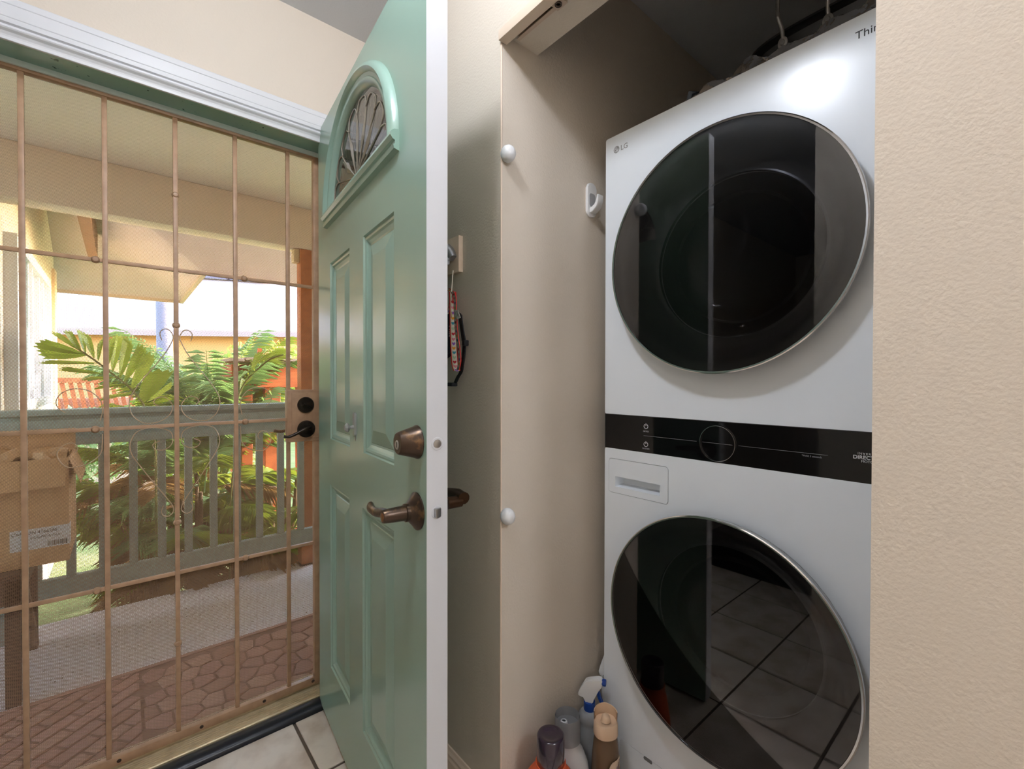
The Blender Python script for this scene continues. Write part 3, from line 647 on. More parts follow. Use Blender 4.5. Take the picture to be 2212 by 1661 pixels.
tube('hanging_cord', [(.722, 1.1015, 1.492), (.72, 1.102, 1.465), (.719, 1.1049, 1.4343), (.7195, 1.1045, 1.424)], .0016, m_cream, le, 8, local=False)
# harness
ha = empty('dog_harness', (.73, 1.10, 1.16)); tag(ha, 'black dog harness with name lettering hanging behind the leash', 'harness')
m_navy = mat('navy_fabric', (40, 46, 58), .8, bump=(400, .4, .001)); m_web = mat('black_webbing', (24, 24, 27), .75, bump=(500, .4, .001))
prism('chest_panel', [(1.2, 1.370), (1.1421, 1.3735), (1.1314, 1.3798), (1.1142, 1.3821), (1.1124, 1.262), (1.1421, 1.2534), (1.2, 1.25)], lambda a, b, d: (d, a, b), .729, .739, m_navy, ha, bev=.002, local=False)
wp = [(1.0806, 1.3629), (1.0756, 1.3359), (1.0682, 1.3089), (1.062, 1.2895), (1.0622, 1.2634), (1.0682, 1.2317), (1.0772, 1.2035), (1.0924, 1.1884), (1.1062, 1.1711)]
ribbon('webbing', [(.733, y, z) for y, z in wp], (-.3, -1, 0), .026, m_web, .003, parent=ha)
ribbon('webbing', [(.738, 1.115, 1.375), (.738, 1.09, 1.365), (.736, 1.078, 1.33), (.736, 1.07, 1.29)], (-.3, -1, 0), .022, m_web, .003, parent=ha)
ribbon('webbing', [(.737, 1.19, 1.245), (.735, 1.16, 1.247), (.733, 1.125, 1.258), (.732, 1.11, 1.265)], (0, .1, 1), .012, m_web, .003, parent=ha)
box('buckle', .721, .737, 1.043, 1.057, 1.2740, 1.2905, m_web, ha, .003, local=False); box('buckle', .716, .738, 1.100, 1.150, 1.161, 1.172, m_web, ha, .003, local=False)
tube('ring', [(.719, 1.1065+.004*cos(a), 1.366+.008*sin(a)) for a in [2*pi*k/20 for k in range(20)]], .0013, mat('brass_ring', (206, 170, 110), .25, metal=1), ha, 6, True, local=False)
o = text('name_print', 'BELLA', .0132, (.7285, 1.1215, 1.3030), (0, 0, 0), m_print, None, ext=.0003)
o.matrix_world = Matrix(((0, 0, -1, .7283), (0, 1, 0, 1.1235), (1, 0, 0, 1.3045), (0, 0, 0, 1)))
o.parent = ha; o.matrix_parent_inverse = ha.matrix_basis.inverted()

# ================================================================== BOTTLES ON THE CLOSET FLOOR
def bottle_body(name, secs, m, parent, ang=0, seg=36, sm=60):
    """secs: (half width a, half depth b, z, exponent) superellipse sections"""
    v = []; f = []
    for a, b, z, e in secs:
        for k in range(seg):
            t = 2*pi*k/seg; c, s = cos(t), sin(t)
            x = a*abs(c)**(2/e)*(1 if c >= 0 else -1); y = b*abs(s)**(2/e)*(1 if s >= 0 else -1)
            v.append((x*cos(ang)-y*sin(ang), x*sin(ang)+y*cos(ang), z))
    for i in range(len(secs)-1):
        for k in range(seg): f.append((i*seg+k, i*seg+(k+1) % seg, (i+1)*seg+(k+1) % seg, (i+1)*seg+k))
    f += [tuple(range(seg))[::-1], tuple(range((len(secs)-1)*seg, len(secs)*seg))]
    return link(name, mesh_pd(name, v, f, sm), parent, m)
# orange detergent
b = empty('detergent_bottle', (.822, .806, 0)); tag(b, 'orange detergent bottle with dark purple cap on the closet floor', 'bottle')
m_or = mat('orange_plastic', (226, 98, 54), .32, spec=.5)
bottle_body('body', [(.080, .040, .0, 3), (.086, .044, .006, 3), (.086, .044, .11, 3), (.083, .044, .138, 2.7), (.070, .043, .163, 2.4), (.053, .041, .187, 2.1), (.042, .039, .198, 2), (.0385, .0385, .200, 2), (.0385, .0385, .214, 2)], m_or, b, radians(-50))
cp_ = lathe('cap', [(0, .279), (.012, .2795), (.020, .2810), (.0285, .2845), (.0325, .2835), (.0345, .2800), (.0362, .212), (.0335, .209)], mat('purple_cap', (52, 38, 52), .16, spec=.7, coat=.5), b, 'Z', (0, 0, 0), 40, 50)
lg2 = lathe('logo_badge', [(0, .0012), (.009, .001), (.0095, 0)], mat('badge_white', (236, 232, 226), .5), b, 'Z', (-.026, -.034, .1905), 24)
lg2.rotation_euler = (radians(38), radians(-22), 0)
lathe('badge_ring', [(.0062, .0016), (.0075, .0016)], m_dprint, lg2, 'Z', (0, 0, 0), 24)
tx = text('badge_print', 'OXI', .0052, (0, -.0018, .0016), (0, 0, radians(-30)), m_dprint, lg2, align='CENTER')
# white bottle with clear cap
b = empty('softener_bottle', (.935, .852, 0)); tag(b, 'white bottle with a clear measuring cap beside the orange bottle', 'bottle')
m_wb = mat('white_bottle', (228, 229, 230), .3)
bottle_body('body', [(.058, .034, 0, 3), (.061, .037, .006, 3), (.061, .037, .09, 3), (.056, .036, .125, 2.6), (.043, .034, .158, 2.2), (.034, .033, .172, 2), (.033, .033, .186, 2)], m_wb, b, radians(-42))
lathe('handle_shade', [(0, .004), (.014, .003), (.018, 0), (.0185, -.003)], mat('shadow_gray', (140, 142, 145), .4), b, 'Z', (-.020, -.032, .105), 24, sx=1, sy=1.4).rotation_euler = (radians(70), 0, radians(-30))  # gray dome painted as the shade inside the grip hollow
m_cc = glassy('clear_cap', (.95, .96, .97), 1.45, .05, milky=.5, milk=(236, 238, 242))
lathe('clear_cap', [(.0362, .186), (.0365, .190), (.0345, .250), (.0335, .2525), (.0325, .250), (.0345, .190)], m_cc, b, 'Z', (0, 0, 0), 36)
lathe('cap_floor', [(0, .226), (.0335, .226), (.0335, .2275), (0, .2275)], m_cc, b, 'Z', (0, 0, 0), 36)
lathe('pour_spout', [(.020, .186), (.018, .205), (.009, .236), (.006, .238), (.005, .236)], mat('spout_white', (226, 228, 230), .35), b, 'Z', (-.008, .006, 0), 24)
# spray bottle
def spray(name, x, y, label, m_bot, m_col, s=1.0, r=.036, rz=0):
    b = empty(name, (x, y, 0), rz); tag(b, label, 'bottle')
    lathe('body', [(p*r/.036, q*s) for p, q in [(0, .0), (.034, 0), (.036, .003), (.036, .095), (.0345, .105), (.0345, .110), (.033, .114), (.031, .128), (.0305, .137), (.0295, .145), (.029, .153), (.0285, .160), (.0285, .167), (.031, .172), (.032, .180), (.030, .190), (.022, .198), (.016, .201)]], m_bot, b, 'Z', (0, 0, 0), 40, 60)
    lathe('collar', [(0, .200*s), (.0165, .200*s), (.0172, .203*s), (.0165, .2245*s), (.012, .226*s)], m_col, b, 'Z', (0, 0, 0), 24, 30)
    hp = [(-.012, .222), (.012, .222), (.013, .240), (.024, .262), (.0385, .276), (.0385, .2965), (.030, .2985), (-.010, .286), (-.024, .262), (-.032, .246), (-.034, .239), (-.030, .236), (-.022, .240), (-.014, .240)]
    prism('sprayer_head', hp, lambda a, c, d: (a, d, c*s), -.011, .011, m_plast, b, bev=.003, smooth=45)
    lathe('nozzle', [(0, .010), (.0085, .010), (.0095, .008), (.0095, -.001), (0, -.001)], m_col, b, 'X', (.0385, 0, .2865*s), 6, 20)
    prism('trigger', [(.020, .258), (.027, .264), (.0335, .245), (.0385, .228), (.042, .222), (.037, .221), (.031, .230), (.024, .245)], lambda a, c, d: (a, d, c*s), -.0055, .0055, m_col, b, bev=.0012)
    return b
m_frost = glassy('frosted_bottle', (.85, .87, .89), 1.4, .25, milky=.93, milk=(226, 230, 234)); m_blue = mat('blue_plastic', (30, 74, 160), .35)
spray('spray_bottle', 1.048, .868, 'translucent spray bottle with blue collar and trigger on the closet floor', m_frost, m_blue, 1.03, .036, radians(-62))
spray('sprayer', 1.16, .885, 'plain white sprayer squeezed between the tower and the closet wall', m_plast, m_plast, 1.10, .024, radians(-5))
# amber bottle with flip cap
b = empty('cleaner_bottle', (1.005, .775, 0)); tag(b, 'amber translucent bottle with peach cap in front of the tower', 'bottle')
m_amb = glassy('amber_plastic', (.78, .62, .48), 1.45, .12, milky=.5, milk=(214, 176, 138))
bottle_body('body', [(.036, .030, 0, 2.6), (.039, .033, .005, 2.6), (.039, .033, .10, 2.5), (.037, .032, .15, 2.3), (.033, .030, .19, 2.2), (.030, .028, .212, 2.1), (.030, .028, .216, 2.1)], m_amb, b, radians(-30))
bottle_body('liquid', [(.033, .028, .004, 2.6), (.034, .029, .09, 2.5), (.033, .028, .13, 2.4), (.031, .027, .165, 2.3)], mat('dark_liquid', (66, 38, 30), .25), b, radians(-30))
m_pch = mat('peach_cap', (232, 200, 168), .35)
bottle_body('flip_cap', [(.0325, .0305, .212, 2.2), (.033, .031, .216, 2.2), (.032, .030, .243, 2.2), (.028, .026, .247, 2.2), (.022, .020, .244, 2.2)], m_pch, b, radians(-30))
lathe('spout_dome', [(0, .264), (.006, .2635), (.0105, .259), (.012, .252), (.014, .246)], m_pch, b, 'Z', (0, 0, 0), 24, 60)
bm = bmesh.new()
R = []
for k in range(15):
    a = radians(-40+k*170/14); R.append([bm.verts.new((r_*cos(a), r_*sin(a), z)) for r_, z in ((.031, .236), (.0325, .274-.006*abs(k-7)/7), (.0305, .274-.006*abs(k-7)/7), (.029, .236))])
for A, B in zip(R[:-1], R[1:]):
    for k in range(4): bm.faces.new((A[k], A[(k+1) % 4], B[(k+1) % 4], B[k]))
link('cap_hood', b2m(bm, 'cap_hood', 50), b, m_pch)
# curved label with barcode
m_lab = mat('label_cream', (232, 206, 178), .6)
def onbody(u, z, off): a = radians(-100)+u/.036; return Vector(((.0395+off)*cos(a), (.0345+off)*sin(a), z))
bm = bmesh.new(); V0 = {}
for i in range(11):
    for j in range(9):
        u = -.028+.056*i/10; zz = .04+.118*(1-(max(0, -u-.004)/.024)**2*.55)*j/8
        V0[i, j] = bm.verts.new(onbody(u, zz, .0012))
for i in range(10):
    for j in range(8): bm.faces.new((V0[i, j], V0[i+1, j], V0[i+1, j+1], V0[i, j+1]))
lb_ = link('label', b2m(bm, 'label', 60), b, m_lab)
bm = bmesh.new()
def strip(u0, u1, z0, z1):
    n_ = max(1, int((u1-u0)/.004)); A = [(bm.verts.new(onbody(u0+(u1-u0)*k/n_, z0, .0018)), bm.verts.new(onbody(u0+(u1-u0)*k/n_, z1, .0018))) for k in range(n_+1)]
    for p, q in zip(A[:-1], A[1:]): bm.faces.new((p[0], q[0], q[1], p[1]))
for k in range(9): strip(.006+k*.0019, .006+k*.0019+random.choice((.0006, .0011)), .122, .140)
for k in range(6): strip(-.014, .002, .128-k*.006, .1292-k*.006)
for k in range(5): strip(.004, .022, .114-k*.006, .1152-k*.006)
link('label_print', b2m(bm, 'label_print'), lb_, mat('label_ink', (92, 88, 120), .6))
# ================================================================== PORCH
m_conc = mat('porch_concrete', (236, 228, 226), .75, var=(35, (218, 206, 202), .45, .7), spots=(75, (120, 100, 90), .655), bump=(250, .4, .002))
ps = empty('porch_floor', (0, 2.6, -.26)); ST(ps, 'speckled concrete porch floor outside the door', 'porch floor')
box('slab', -3, .985, 1.832, 3.28, -.26, -.06, m_conc, ps, local=False); box('slab', .995, 1.9, 1.832, 3.28, -.26, -.06, m_conc, ps, local=False)
m_pc = mat('porch_ceiling_paint', (238, 222, 204), .7, bump=(120, .2, .001)); m_bm = mat('porch_beam_paint', (240, 216, 196), .65, bump=(60, .2, .001))
o = box('ceiling_porch', -3.3, 1.9, 1.832, 3.36, 2.315, 2.42, m_pc); ST(o, 'cream painted porch ceiling', 'porch ceiling')
o = box('porch_beam', -3.3, 1.9, 3.20, 3.34, 2.045, 2.314, m_bm, bev=.004); ST(o, 'tan beam along the outer edge of the porch', 'beam')
# eaves: sloping soffits meeting in a valley and a hip
SLP = .55; m_sof = mat('soffit_cream', (186, 168, 164), .65); m_fas = mat('fascia_tan', (190, 168, 148), .6)
zp = lambda y: 2.05+SLP*(4.4-y); zw = lambda x: 2.05+SLP*(.5-x); zf = lambda y: 2.05+SLP*(6.2-y)
def slabpoly(name, pts, th, m, parent=None):
    bm = bmesh.new(); A = [bm.verts.new(p) for p in pts]; B = [bm.verts.new((p[0], p[1], p[2]+th)) for p in pts]; n = len(pts)
    bm.faces.new(A); bm.faces.new(B[::-1])
    for i in range(n): bm.faces.new((A[i], B[i], B[(i+1) % n], A[(i+1) % n]))
    return link(name, b2m(bm, name), parent, m, None, False)
ev = empty('eaves', (0, 4.4, 2.0)); ST(ev, 'cream eaves with hip corner beyond the porch', 'eaves')
slabpoly('soffit', [(.5, 4.4, 2.05), (1.75, 4.4, 2.05), (1.75, 3.3, zp(3.3)), (-.6, 3.3, zp(3.3))], .12, m_sof, ev)
slabpoly('soffit', [(.5, 4.4, 2.05), (-.6, 3.3, zw(-.6)), (-.6, 5.1, zw(-.6)), (.5, 6.2, 2.05)], .12, m_sof, ev)
slabpoly('soffit', [(.5, 6.2, 2.05), (-.6, 5.1, zf(5.1)), (-3.3, 5.1, zf(5.1)), (-3.3, 6.2, 2.05)], .12, m_sof, ev)
box('fascia', .53, 1.75, 4.4, 4.43, 2.02, 2.20, m_fas, ev, local=False)
box('fascia', .5, .53, 4.4, 6.23, 2.02, 2.20, m_fas, ev, local=False)
box('fascia', -3.3, .5, 6.2, 6.23, 2.02, 2.20, m_fas, ev, local=False)
o = box('wall_wing', -3.3, -.45, 3.36, 5.76, -.6, 2.72, mat('wing_stucco', (240, 224, 206), .75, bump=(90, .5, .004))); ST(o, 'cream stucco house wing left of the porch', 'wall')
o = box('eave_beam', -.20, -.14, 3.37, 5.18, 2.19, 2.40, mat('brown_wood', (138, 94, 64), .6, bump=(50, .2, .002))); ST(o, 'brown wooden beam under the side eave', 'beam')
o = box('wall_sun_block', 1.9, 2.0, 1.832, 3.36, -.6, 2.6, MATS['wing_stucco']); ST(o, 'unseen cream stucco wall added to keep sun off the porch', 'wall')  # added out of view to stop low sun reaching the porch floor
# wing window
wn = empty('window_1', (-.45, 4.25, 1.0)); ST(wn, 'white sliding window on the house wing', 'window')
m_wf = mat('window_white', (236, 236, 240), .4); m_wg = mat('window_teal', (120, 150, 150), .08, spec=.8); m_white_pane = mat('pane_white', (232, 233, 240), .2)  # white panes put in to brighten the sheen on the green door
for y0, y1, z0, z1 in ((3.44, 3.50, 1.0, 1.93), (4.86, 4.92, 1.0, 1.93), (3.50, 4.86, 1.87, 1.93), (3.50, 4.86, 1.0, 1.06)): box('frame', -.45, -.40, y0, y1, z0, z1, m_wf, wn, local=False)
for y in (3.95, 4.12, 4.45, 4.66): box('mullion', -.45, -.415, y-.02, y+.02, 1.06, 1.87, m_wf, wn, local=False)
for a, c in ((3.50, 3.93), (3.97, 4.10), (4.14, 4.43), (4.47, 4.64), (4.68, 4.86)): box('pane', -.45, -.438, a, c, 1.06, 1.87, m_wg if a < 3.6 else m_white_pane, wn, local=False)
o = box('corner_board', -.45, -.43, 5.60, 5.765, -.6, 2.14, mat('corner_paint', (226, 200, 170), .6)); ST(o, 'pale corner board at the end of the house wing', 'trim')

# ---- railing
m_rail = mat('rail_green_gray', (160, 174, 166), .45, bump=(140, .3, .001), var=(40, (144, 158, 152), .4, .7))
ra = empty('porch_railing', (.6, 3.1, -.06)); tag(ra, 'gray-green wooden porch railing with square balusters', 'railing')
box('cap_rail', -.449, 1.8, 3.055, 3.165, 1.006, 1.034, m_rail, ra, .004, local=False)
box('upper_board', -.449, 1.8, 3.092, 3.128, .960, 1.006, m_rail, ra, .003, local=False)
box('upper_board', -.449, 1.8, 3.075, 3.091, .858, .985, m_rail, ra, .003, local=False)
box('bottom_rail', -.449, 1.8, 3.085, 3.125, .118, .218, m_rail, ra, .003, local=False)
bm_ = None
for i in range(-2, 16):
    x = -.189+.1182*i
    if bm_ is None:
        q = box('baluster', x-.0175, x+.0175, 3.092, 3.127, .218, .960, m_rail, ra, .002, 1, local=False); bm_ = q.data; z_ = q.location.z
    else:
        q = link('baluster', bm_, ra, None, (x, 3.1095, z_), False)
box('rail_post', -.449, -.40, 3.13, 3.18, -.06, 1.006, m_rail, ra, local=False); box('rail_post', 1.74, 1.80, 3.13, 3.19, -.06, 1.006, m_rail, ra, local=False)
# ---- post
m_red = MATS['red_edge']; m_post = mat('cedar_post', (196, 116, 66), .55, var=(12, (168, 92, 52), .4, .7), bump=(40, .2, .002))
pp = empty('porch_post', (.95, 3.245, -.06)); tag(pp, 'reddish brown wooden porch post behind the railing', 'post')
box('shaft', .905, .992, 3.20, 3.287, -.052, 2.044, m_post, pp, .004, local=False); box('base_shoe', .895, 1.0, 3.195, 3.279, -.06, -.052, m_dbr, pp, local=False)
box('bracket', .868, .904, 3.215, 3.275, 1.955, 2.044, mat('post_bracket', (214, 186, 150), .6), pp, .003, local=False)

# ---- doormat: bricks on the left, flagstones on the right
m_mat = mat('mat_base', (140, 104, 88), .9, bump=(600, .6, .002)); m_matp = [mat('mat_relief_%d' % i, c, .9, bump=(500, .7, .002)) for i, c in enumerate(((190, 142, 124), (174, 128, 108), (194, 150, 128), (180, 134, 118)))]
dm = empty('doormat', (.2, 2.2, -.06)); tag(dm, 'brown rubber doormat with brick and flagstone relief', 'doormat')
prism('mat_base', rrect(-.62, .98, 1.885, 2.505, .02), lambda a, b, d: (a, b, d), -.06, -.0535, m_mat, dm, local=False)
box('mat_border', -.61, .97, 2.474, 2.498, -.0535, -.049, m_matp[0], dm, .002, 1, local=False)
rng = random.Random(5)
def clip(poly, nx_, ny_, c):
    out = []
    for i in range(len(poly)):
        a, b = poly[i], poly[(i+1) % len(poly)]; da = a[0]*nx_+a[1]*ny_-c; db_ = b[0]*nx_+b[1]*ny_-c
        if da <= 0: out.append(a)
        if da*db_ < 0: t = da/(da-db_); out.append((a[0]+(b[0]-a[0])*t, a[1]+(b[1]-a[1])*t))
    return out
def relief(name, poly, m):
    cx = sum(p[0] for p in poly)/len(poly); cy = sum(p[1] for p in poly)/len(poly)
    bm = bmesh.new(); R = []
    for s_, z in ((1, 0), (1, .0025), (.88, .0055)): R.append([bm.verts.new(((p[0]-cx)*s_, (p[1]-cy)*s_, z)) for p in poly])
    n = len(poly)
    for A, B in zip(R[:-1], R[1:]):
        for k in range(n): bm.faces.new((A[k], A[(k+1) % n], B[(k+1) % n], B[k]))
    bm.faces.new(R[-1])
    return link(name, b2m(bm, name), dm, m, (cx, cy, -.0535), False)
sites = []
for i in range(-1, 11):
    for j in range(-1, 8): sites.append((.10+.082*i+.041*(j % 2)+rng.uniform(-.02, .02), 1.90+.082*j+rng.uniform(-.018, .018)))
for s_ in sites:
    if not (.07 < s_[0] < .96 and 1.89 < s_[1] < 2.46): continue
    poly = [(.06, 1.892), (.968, 1.892), (.968, 2.466), (.06, 2.466)]
    for q in sites:
        if q is s_ or abs(q[0]-s_[0]) > .22 or abs(q[1]-s_[1]) > .22: continue
        nx_, ny_ = q[0]-s_[0], q[1]-s_[1]; L = sqrt(nx_*nx_+ny_*ny_); c = ((q[0]**2+q[1]**2)-(s_[0]**2+s_[1]**2))/2
        poly = clip(poly, nx_/L, ny_/L, c/L-.0042)
        if len(poly) < 3: break
    if len(poly) >= 3: relief('stone_relief', poly, rng.choice(m_matp))
ang = radians(38)
for i in range(-8, 14):
    for j in range(-14, 12):
        u, v_ = i*.128+(.064 if j % 2 else 0), j*.058
        P = [(u-.059, v_-.0245), (u+.059, v_-.0245), (u+.059, v_+.0245), (u-.059, v_+.0245)]
        P = [(-.28+p[0]*cos(ang)-p[1]*sin(ang), 2.18+p[0]*sin(ang)+p[1]*cos(ang)) for p in P]
        if max(p[0] for p in P) < -.61 or min(p[0] for p in P) > .05: continue
        for nx_, ny_, c in ((-1, 0, .61), (1, 0, .05), (0, -1, -1.892), (0, 1, 2.466)):
            P = clip(P, nx_, ny_, c)
            if len(P) < 3: break
        if len(P) >= 3 and (max(p[0] for p in P)-min(p[0] for p in P)) > .02 and (max(p[1] for p in P)-min(p[1] for p in P)) > .015: relief('brick_relief', P, rng.choice(m_matp))

# ---- chair with carton
m_dw = mat('dark_wicker', (74, 54, 44), .6, bump=(300, .6, .003)); m_dw2 = mat('gray_brown_wood', (120, 98, 84), .65, bump=(60, .3, .002))
ch = empty('porch_chair', (-.56, 2.75, -.06)); tag(ch, 'dark brown wooden porch chair under the carton', 'chair')
CX0, CX1, CY0, CY1 = -.86, -.295, 2.52, 3.04
for x in (CX0+.02, CX1-.02):
    beam('leg', (x, CY0+.02, -.06), (x, CY0+.02, .42), .04, .04, m_dw, ch, local=False)
    beam('leg', (x, CY1-.02, -.06), (x, CY1-.02, .42), .035, .035, m_dw, ch, local=False)
    beam('brace', (x+.005, CY0+.10, .40), (x+.005, CY1-.08, -.02), .045, .02, m_dw2, ch, local=False)
for x in (CX0+.02, CX1-.02): beam('stretcher', (x, CY0+.04, .10), (x, CY1-.04, .10), .03, .03, m_dw, ch, local=False)
box('apron', CX0, CX1, CY0, CY0+.03, .33, .42, m_dw, ch, local=False); box('apron', CX1-.03, CX1, CY0+.03, CY1, .34, .42, m_dw, ch, local=False)
for k in range(7): box('seat_slat', CX0, CX1, CY0+.004+k*.074, CY0+.004+k*.074+.066, .42, .438, m_dw, ch, .003, 1, local=False)
for k in range(5): box('back_slat', CX0-.05, CX0-.03, CY0+.02+k*.115, CY0+.02+k*.115+.09, .30, .95, m_dw, ch, .003, 1, local=False)
m_card = mat('cardboard', (214, 172, 130), .85, bump=(90, .15, .001), var=(20, (202, 158, 116), .4, .7))
bx = empty('cardboard_box', (-.42, 2.79, .438)); tag(bx, 'open cardboard box with printed white label on the porch chair', 'box')
BX0, BX1, BY0, BY1, BZ0, BZ1 = -.66, -.164, 2.60, 2.98, .4385, .855
box('front_side', BX0, BX1, BY0, BY0+.006, BZ0, BZ1, m_card, bx, local=False); box('rear_side', BX0, BX1, BY1-.006, BY1, BZ0, BZ1, m_card, bx, local=False)
box('end_side', BX0, BX0+.006, BY0+.006, BY1-.006, BZ0, BZ1, m_card, bx, local=False); box('end_side', BX1-.006, BX1, BY0+.006, BY1-.006, BZ0, BZ1, m_card, bx, local=False)
box('bottom', BX0+.006, BX1-.006, BY0+.006, BY1-.006, BZ0, BZ0+.006, m_card, bx, local=False)
slabpoly('flap', [(BX0, BY0, BZ1), (BX1, BY0, BZ1), (BX1-.01, BY0-.045, BZ1-.105), (BX0, BY0-.05, BZ1-.11)], .005, m_card, bx)
slabpoly('flap', [(BX1, BY0, BZ1), (BX1, BY1, BZ1), (BX1+.035, BY1-.02, BZ1-.10), (BX1+.035, BY0+.02, BZ1-.11)], .005, m_card, bx)
slabpoly('flap', [(BX0, BY1, BZ1), (BX1, BY1, BZ1), (BX1, BY1+.01, BZ1+.09), (BX0, BY1+.01, BZ1+.09)], .005, m_card, bx)
v = []; f = []; r3 = random.Random(9)
for i in range(15):
    for j in range(9): v.append((BX0+.01+(BX1-BX0-.02)*i/14, BY0+.01+(BY1-BY0-.02)*j/8, BZ1-.02+.05*r3.random()))
for i in range(14):
    for j in range(8): a = i*9+j; f.append((a, a+9, a+10, a+1))
link('packing_paper', mesh_pd('packing_paper', v, f), bx, mat('kraft_paper', (200, 160, 116), .8), None, False)
lbl = box('label', -.33, BX1+.0005, BY0-.0012, BY0-.0002, .506, .588, m_trim, bx, local=False); box('label_wrap', BX1+.0003, BX1+.0013, BY0, BY0+.06, .506, .588, m_trim, bx, local=False)
text('label_print', 'CARTON 4166265', .0175, (-.326, BY0-.0014, .567), TR, m_dprint, bx, sx=.92).matrix_parent_inverse = bx.matrix_basis.inverted()
text('label_print', 'COOPERATIVA', .0125, (-.275, BY0-.0014, .548), TR, m_dprint, bx).matrix_parent_inverse = bx.matrix_basis.inverted()
x = -.226
while x < -.170:
    w_ = random.choice((.0012, .002, .0032)); box('bar_print', x, x+w_, BY0-.0016, BY0-.0011, .511, .530, m_dprint, bx, local=False); x += w_+random.choice((.0015, .0022))

# ================================================================== GARDEN
m_lawn = mat('lawn_grass', (120, 144, 88), .9, var=(5, (156, 172, 116), .4, .65), bump=(90, 1, .03))
o = box('lawn', -40, 40, 3.281, 60, -.7, -.42, m_lawn); tag(o, 'sunlit green lawn beyond the porch', 'lawn', kind='structure')
o = box('garden_path', -.44, 2.6, 4.72, 5.08, -.42, -.40, mat('pink_concrete', (226, 198, 182), .8, bump=(90, .4, .003))); ST(o, 'pale pinkish garden path across the lawn', 'path')
GRN = leafmat('leaf_green', (136, 160, 62), (184, 200, 60)); GRN2 = leafmat('leaf_yellow_green', (160, 182, 74), (210, 224, 84)); GRN3 = leafmat('leaf_cool_green', (126, 164, 112), (160, 200, 110)); DRY = leafmat('leaf_dry', (164, 128, 80), (186, 144, 84))
m_stem = mat('leaf_stem', (120, 118, 60), .6); m_cane = mat('brown_cane', (116, 92, 66), .75, bump=(60, .5, .004))
# big fishtail fronds right behind the railing: every leaflet its own piece
def wedge(a, t1, t2, yb, yt):
    a = Vector((a[0], yb, a[1])); p = Vector((t1[0], yt, t1[1])); q = Vector((t2[0], yt+.02, t2[1])); mid = (p+q)/2; d = (mid-a); s_ = (q-p)*.5
    s_ = s_*1.45
    if s_.length < .022: s_ = s_.normalized()*.022
    P = []
    for k, (t, wv) in enumerate(((0, .12), (.25, .62), (.55, .92), (.85, 1.0))): P.append((a+d*t-s_*wv, a+d*t+Vector((0, .012*sin(pi*t), 0)), a+d*t+s_*wv))
    bm = bmesh.new(); R = [[bm.verts.new(x) for x in r] for r in P]
    for A, B in zip(R[:-1], R[1:]):
        for k in (0, 1): bm.faces.new((A[k], A[k+1], B[k+1], B[k]))
    L = R[-1]; j = [bm.verts.new(a+d*t+s_*w_) for t, w_ in ((1.0, -1.0), (.90, -.6), (1.02, -.25), (.91, .15), (1.0, .5), (.88, .75), (.95, 1.02))]
    bm.faces.new((L[0], j[0], j[1], j[2], j[3], L[1])); bm.faces.new((L[1], j[3], j[4], j[5], j[6], L[2]))
    return b2m(bm, 'leaflet')
LEAF = [((0.045, 1.123), (0.12, 1.349), (0.157, 1.326)), ((0.016, 1.166), (0.09, 1.392), (0.12, 1.369)), ((-0.004, 1.19), (0.023, 1.441), (0.054, 1.409)), ((-0.035, 1.224), (-0.025, 1.438), (0.008, 1.445)), ((-0.051, 1.266), (-0.053, 1.398), (-0.025, 1.433)), ((-0.094, 1.284), (-0.092, 1.387), (-0.074, 1.421)), ((-0.113, 1.297), (-0.163, 1.447), (-0.136, 1.435)), ((-0.147, 1.319), (-0.18, 1.46), (-0.163, 1.452)), ((-0.164, 1.332), (-0.229, 1.442), (-0.21, 1.448)), ((-0.171, 1.337), (-0.282, 1.434), (-0.261, 1.436)), ((-0.157, 1.319), (-0.349, 1.36), (-0.327, 1.392)), ((-0.144, 1.315), (-0.322, 1.297), (-0.346, 1.338)), ((-0.093, 1.27), (-0.325, 1.264), (-0.316, 1.277)), ((-0.079, 1.211), (-0.253, 1.232), (-0.243, 1.246)), ((0.096, 1.043), (0.147, 1.241), (0.233, 1.245)), ((0.119, 1.048), (0.243, 1.166), (0.247, 1.141)), ((0.138, 1.04), (0.222, 1.083), (0.242, 1.064)), ((.02, 1.15), (-.12, 1.125), (-.1, 1.14)), ((.05, 1.10), (-.10, 1.06), (-.08, 1.08)), ((-.02, 1.19), (-.17, 1.175), (-.15, 1.19))]
LEAF2 = [((0.65, 1.239), (0.669, 1.355), (0.709, 1.371)), ((0.695, 1.29), (0.728, 1.35), (0.769, 1.363)), ((0.735, 1.314), (0.809, 1.353), (0.851, 1.363)), ((0.768, 1.329), (0.872, 1.341), (0.918, 1.323)), ((0.618, 1.188), (0.65, 1.231), (0.675, 1.239)), ((0.675, 1.239), (0.768, 1.3), (0.796, 1.315)), ((.59, 1.13), (.64, 1.21), (.66, 1.2)), ((.58, 1.08), (.60, 1.19), (.62, 1.18))]
fpm = empty('fishtail_palm', (.16, 3.52, -.42)); tag(fpm, 'fishtail palm with broad ragged leaflets behind the railing', 'palm')
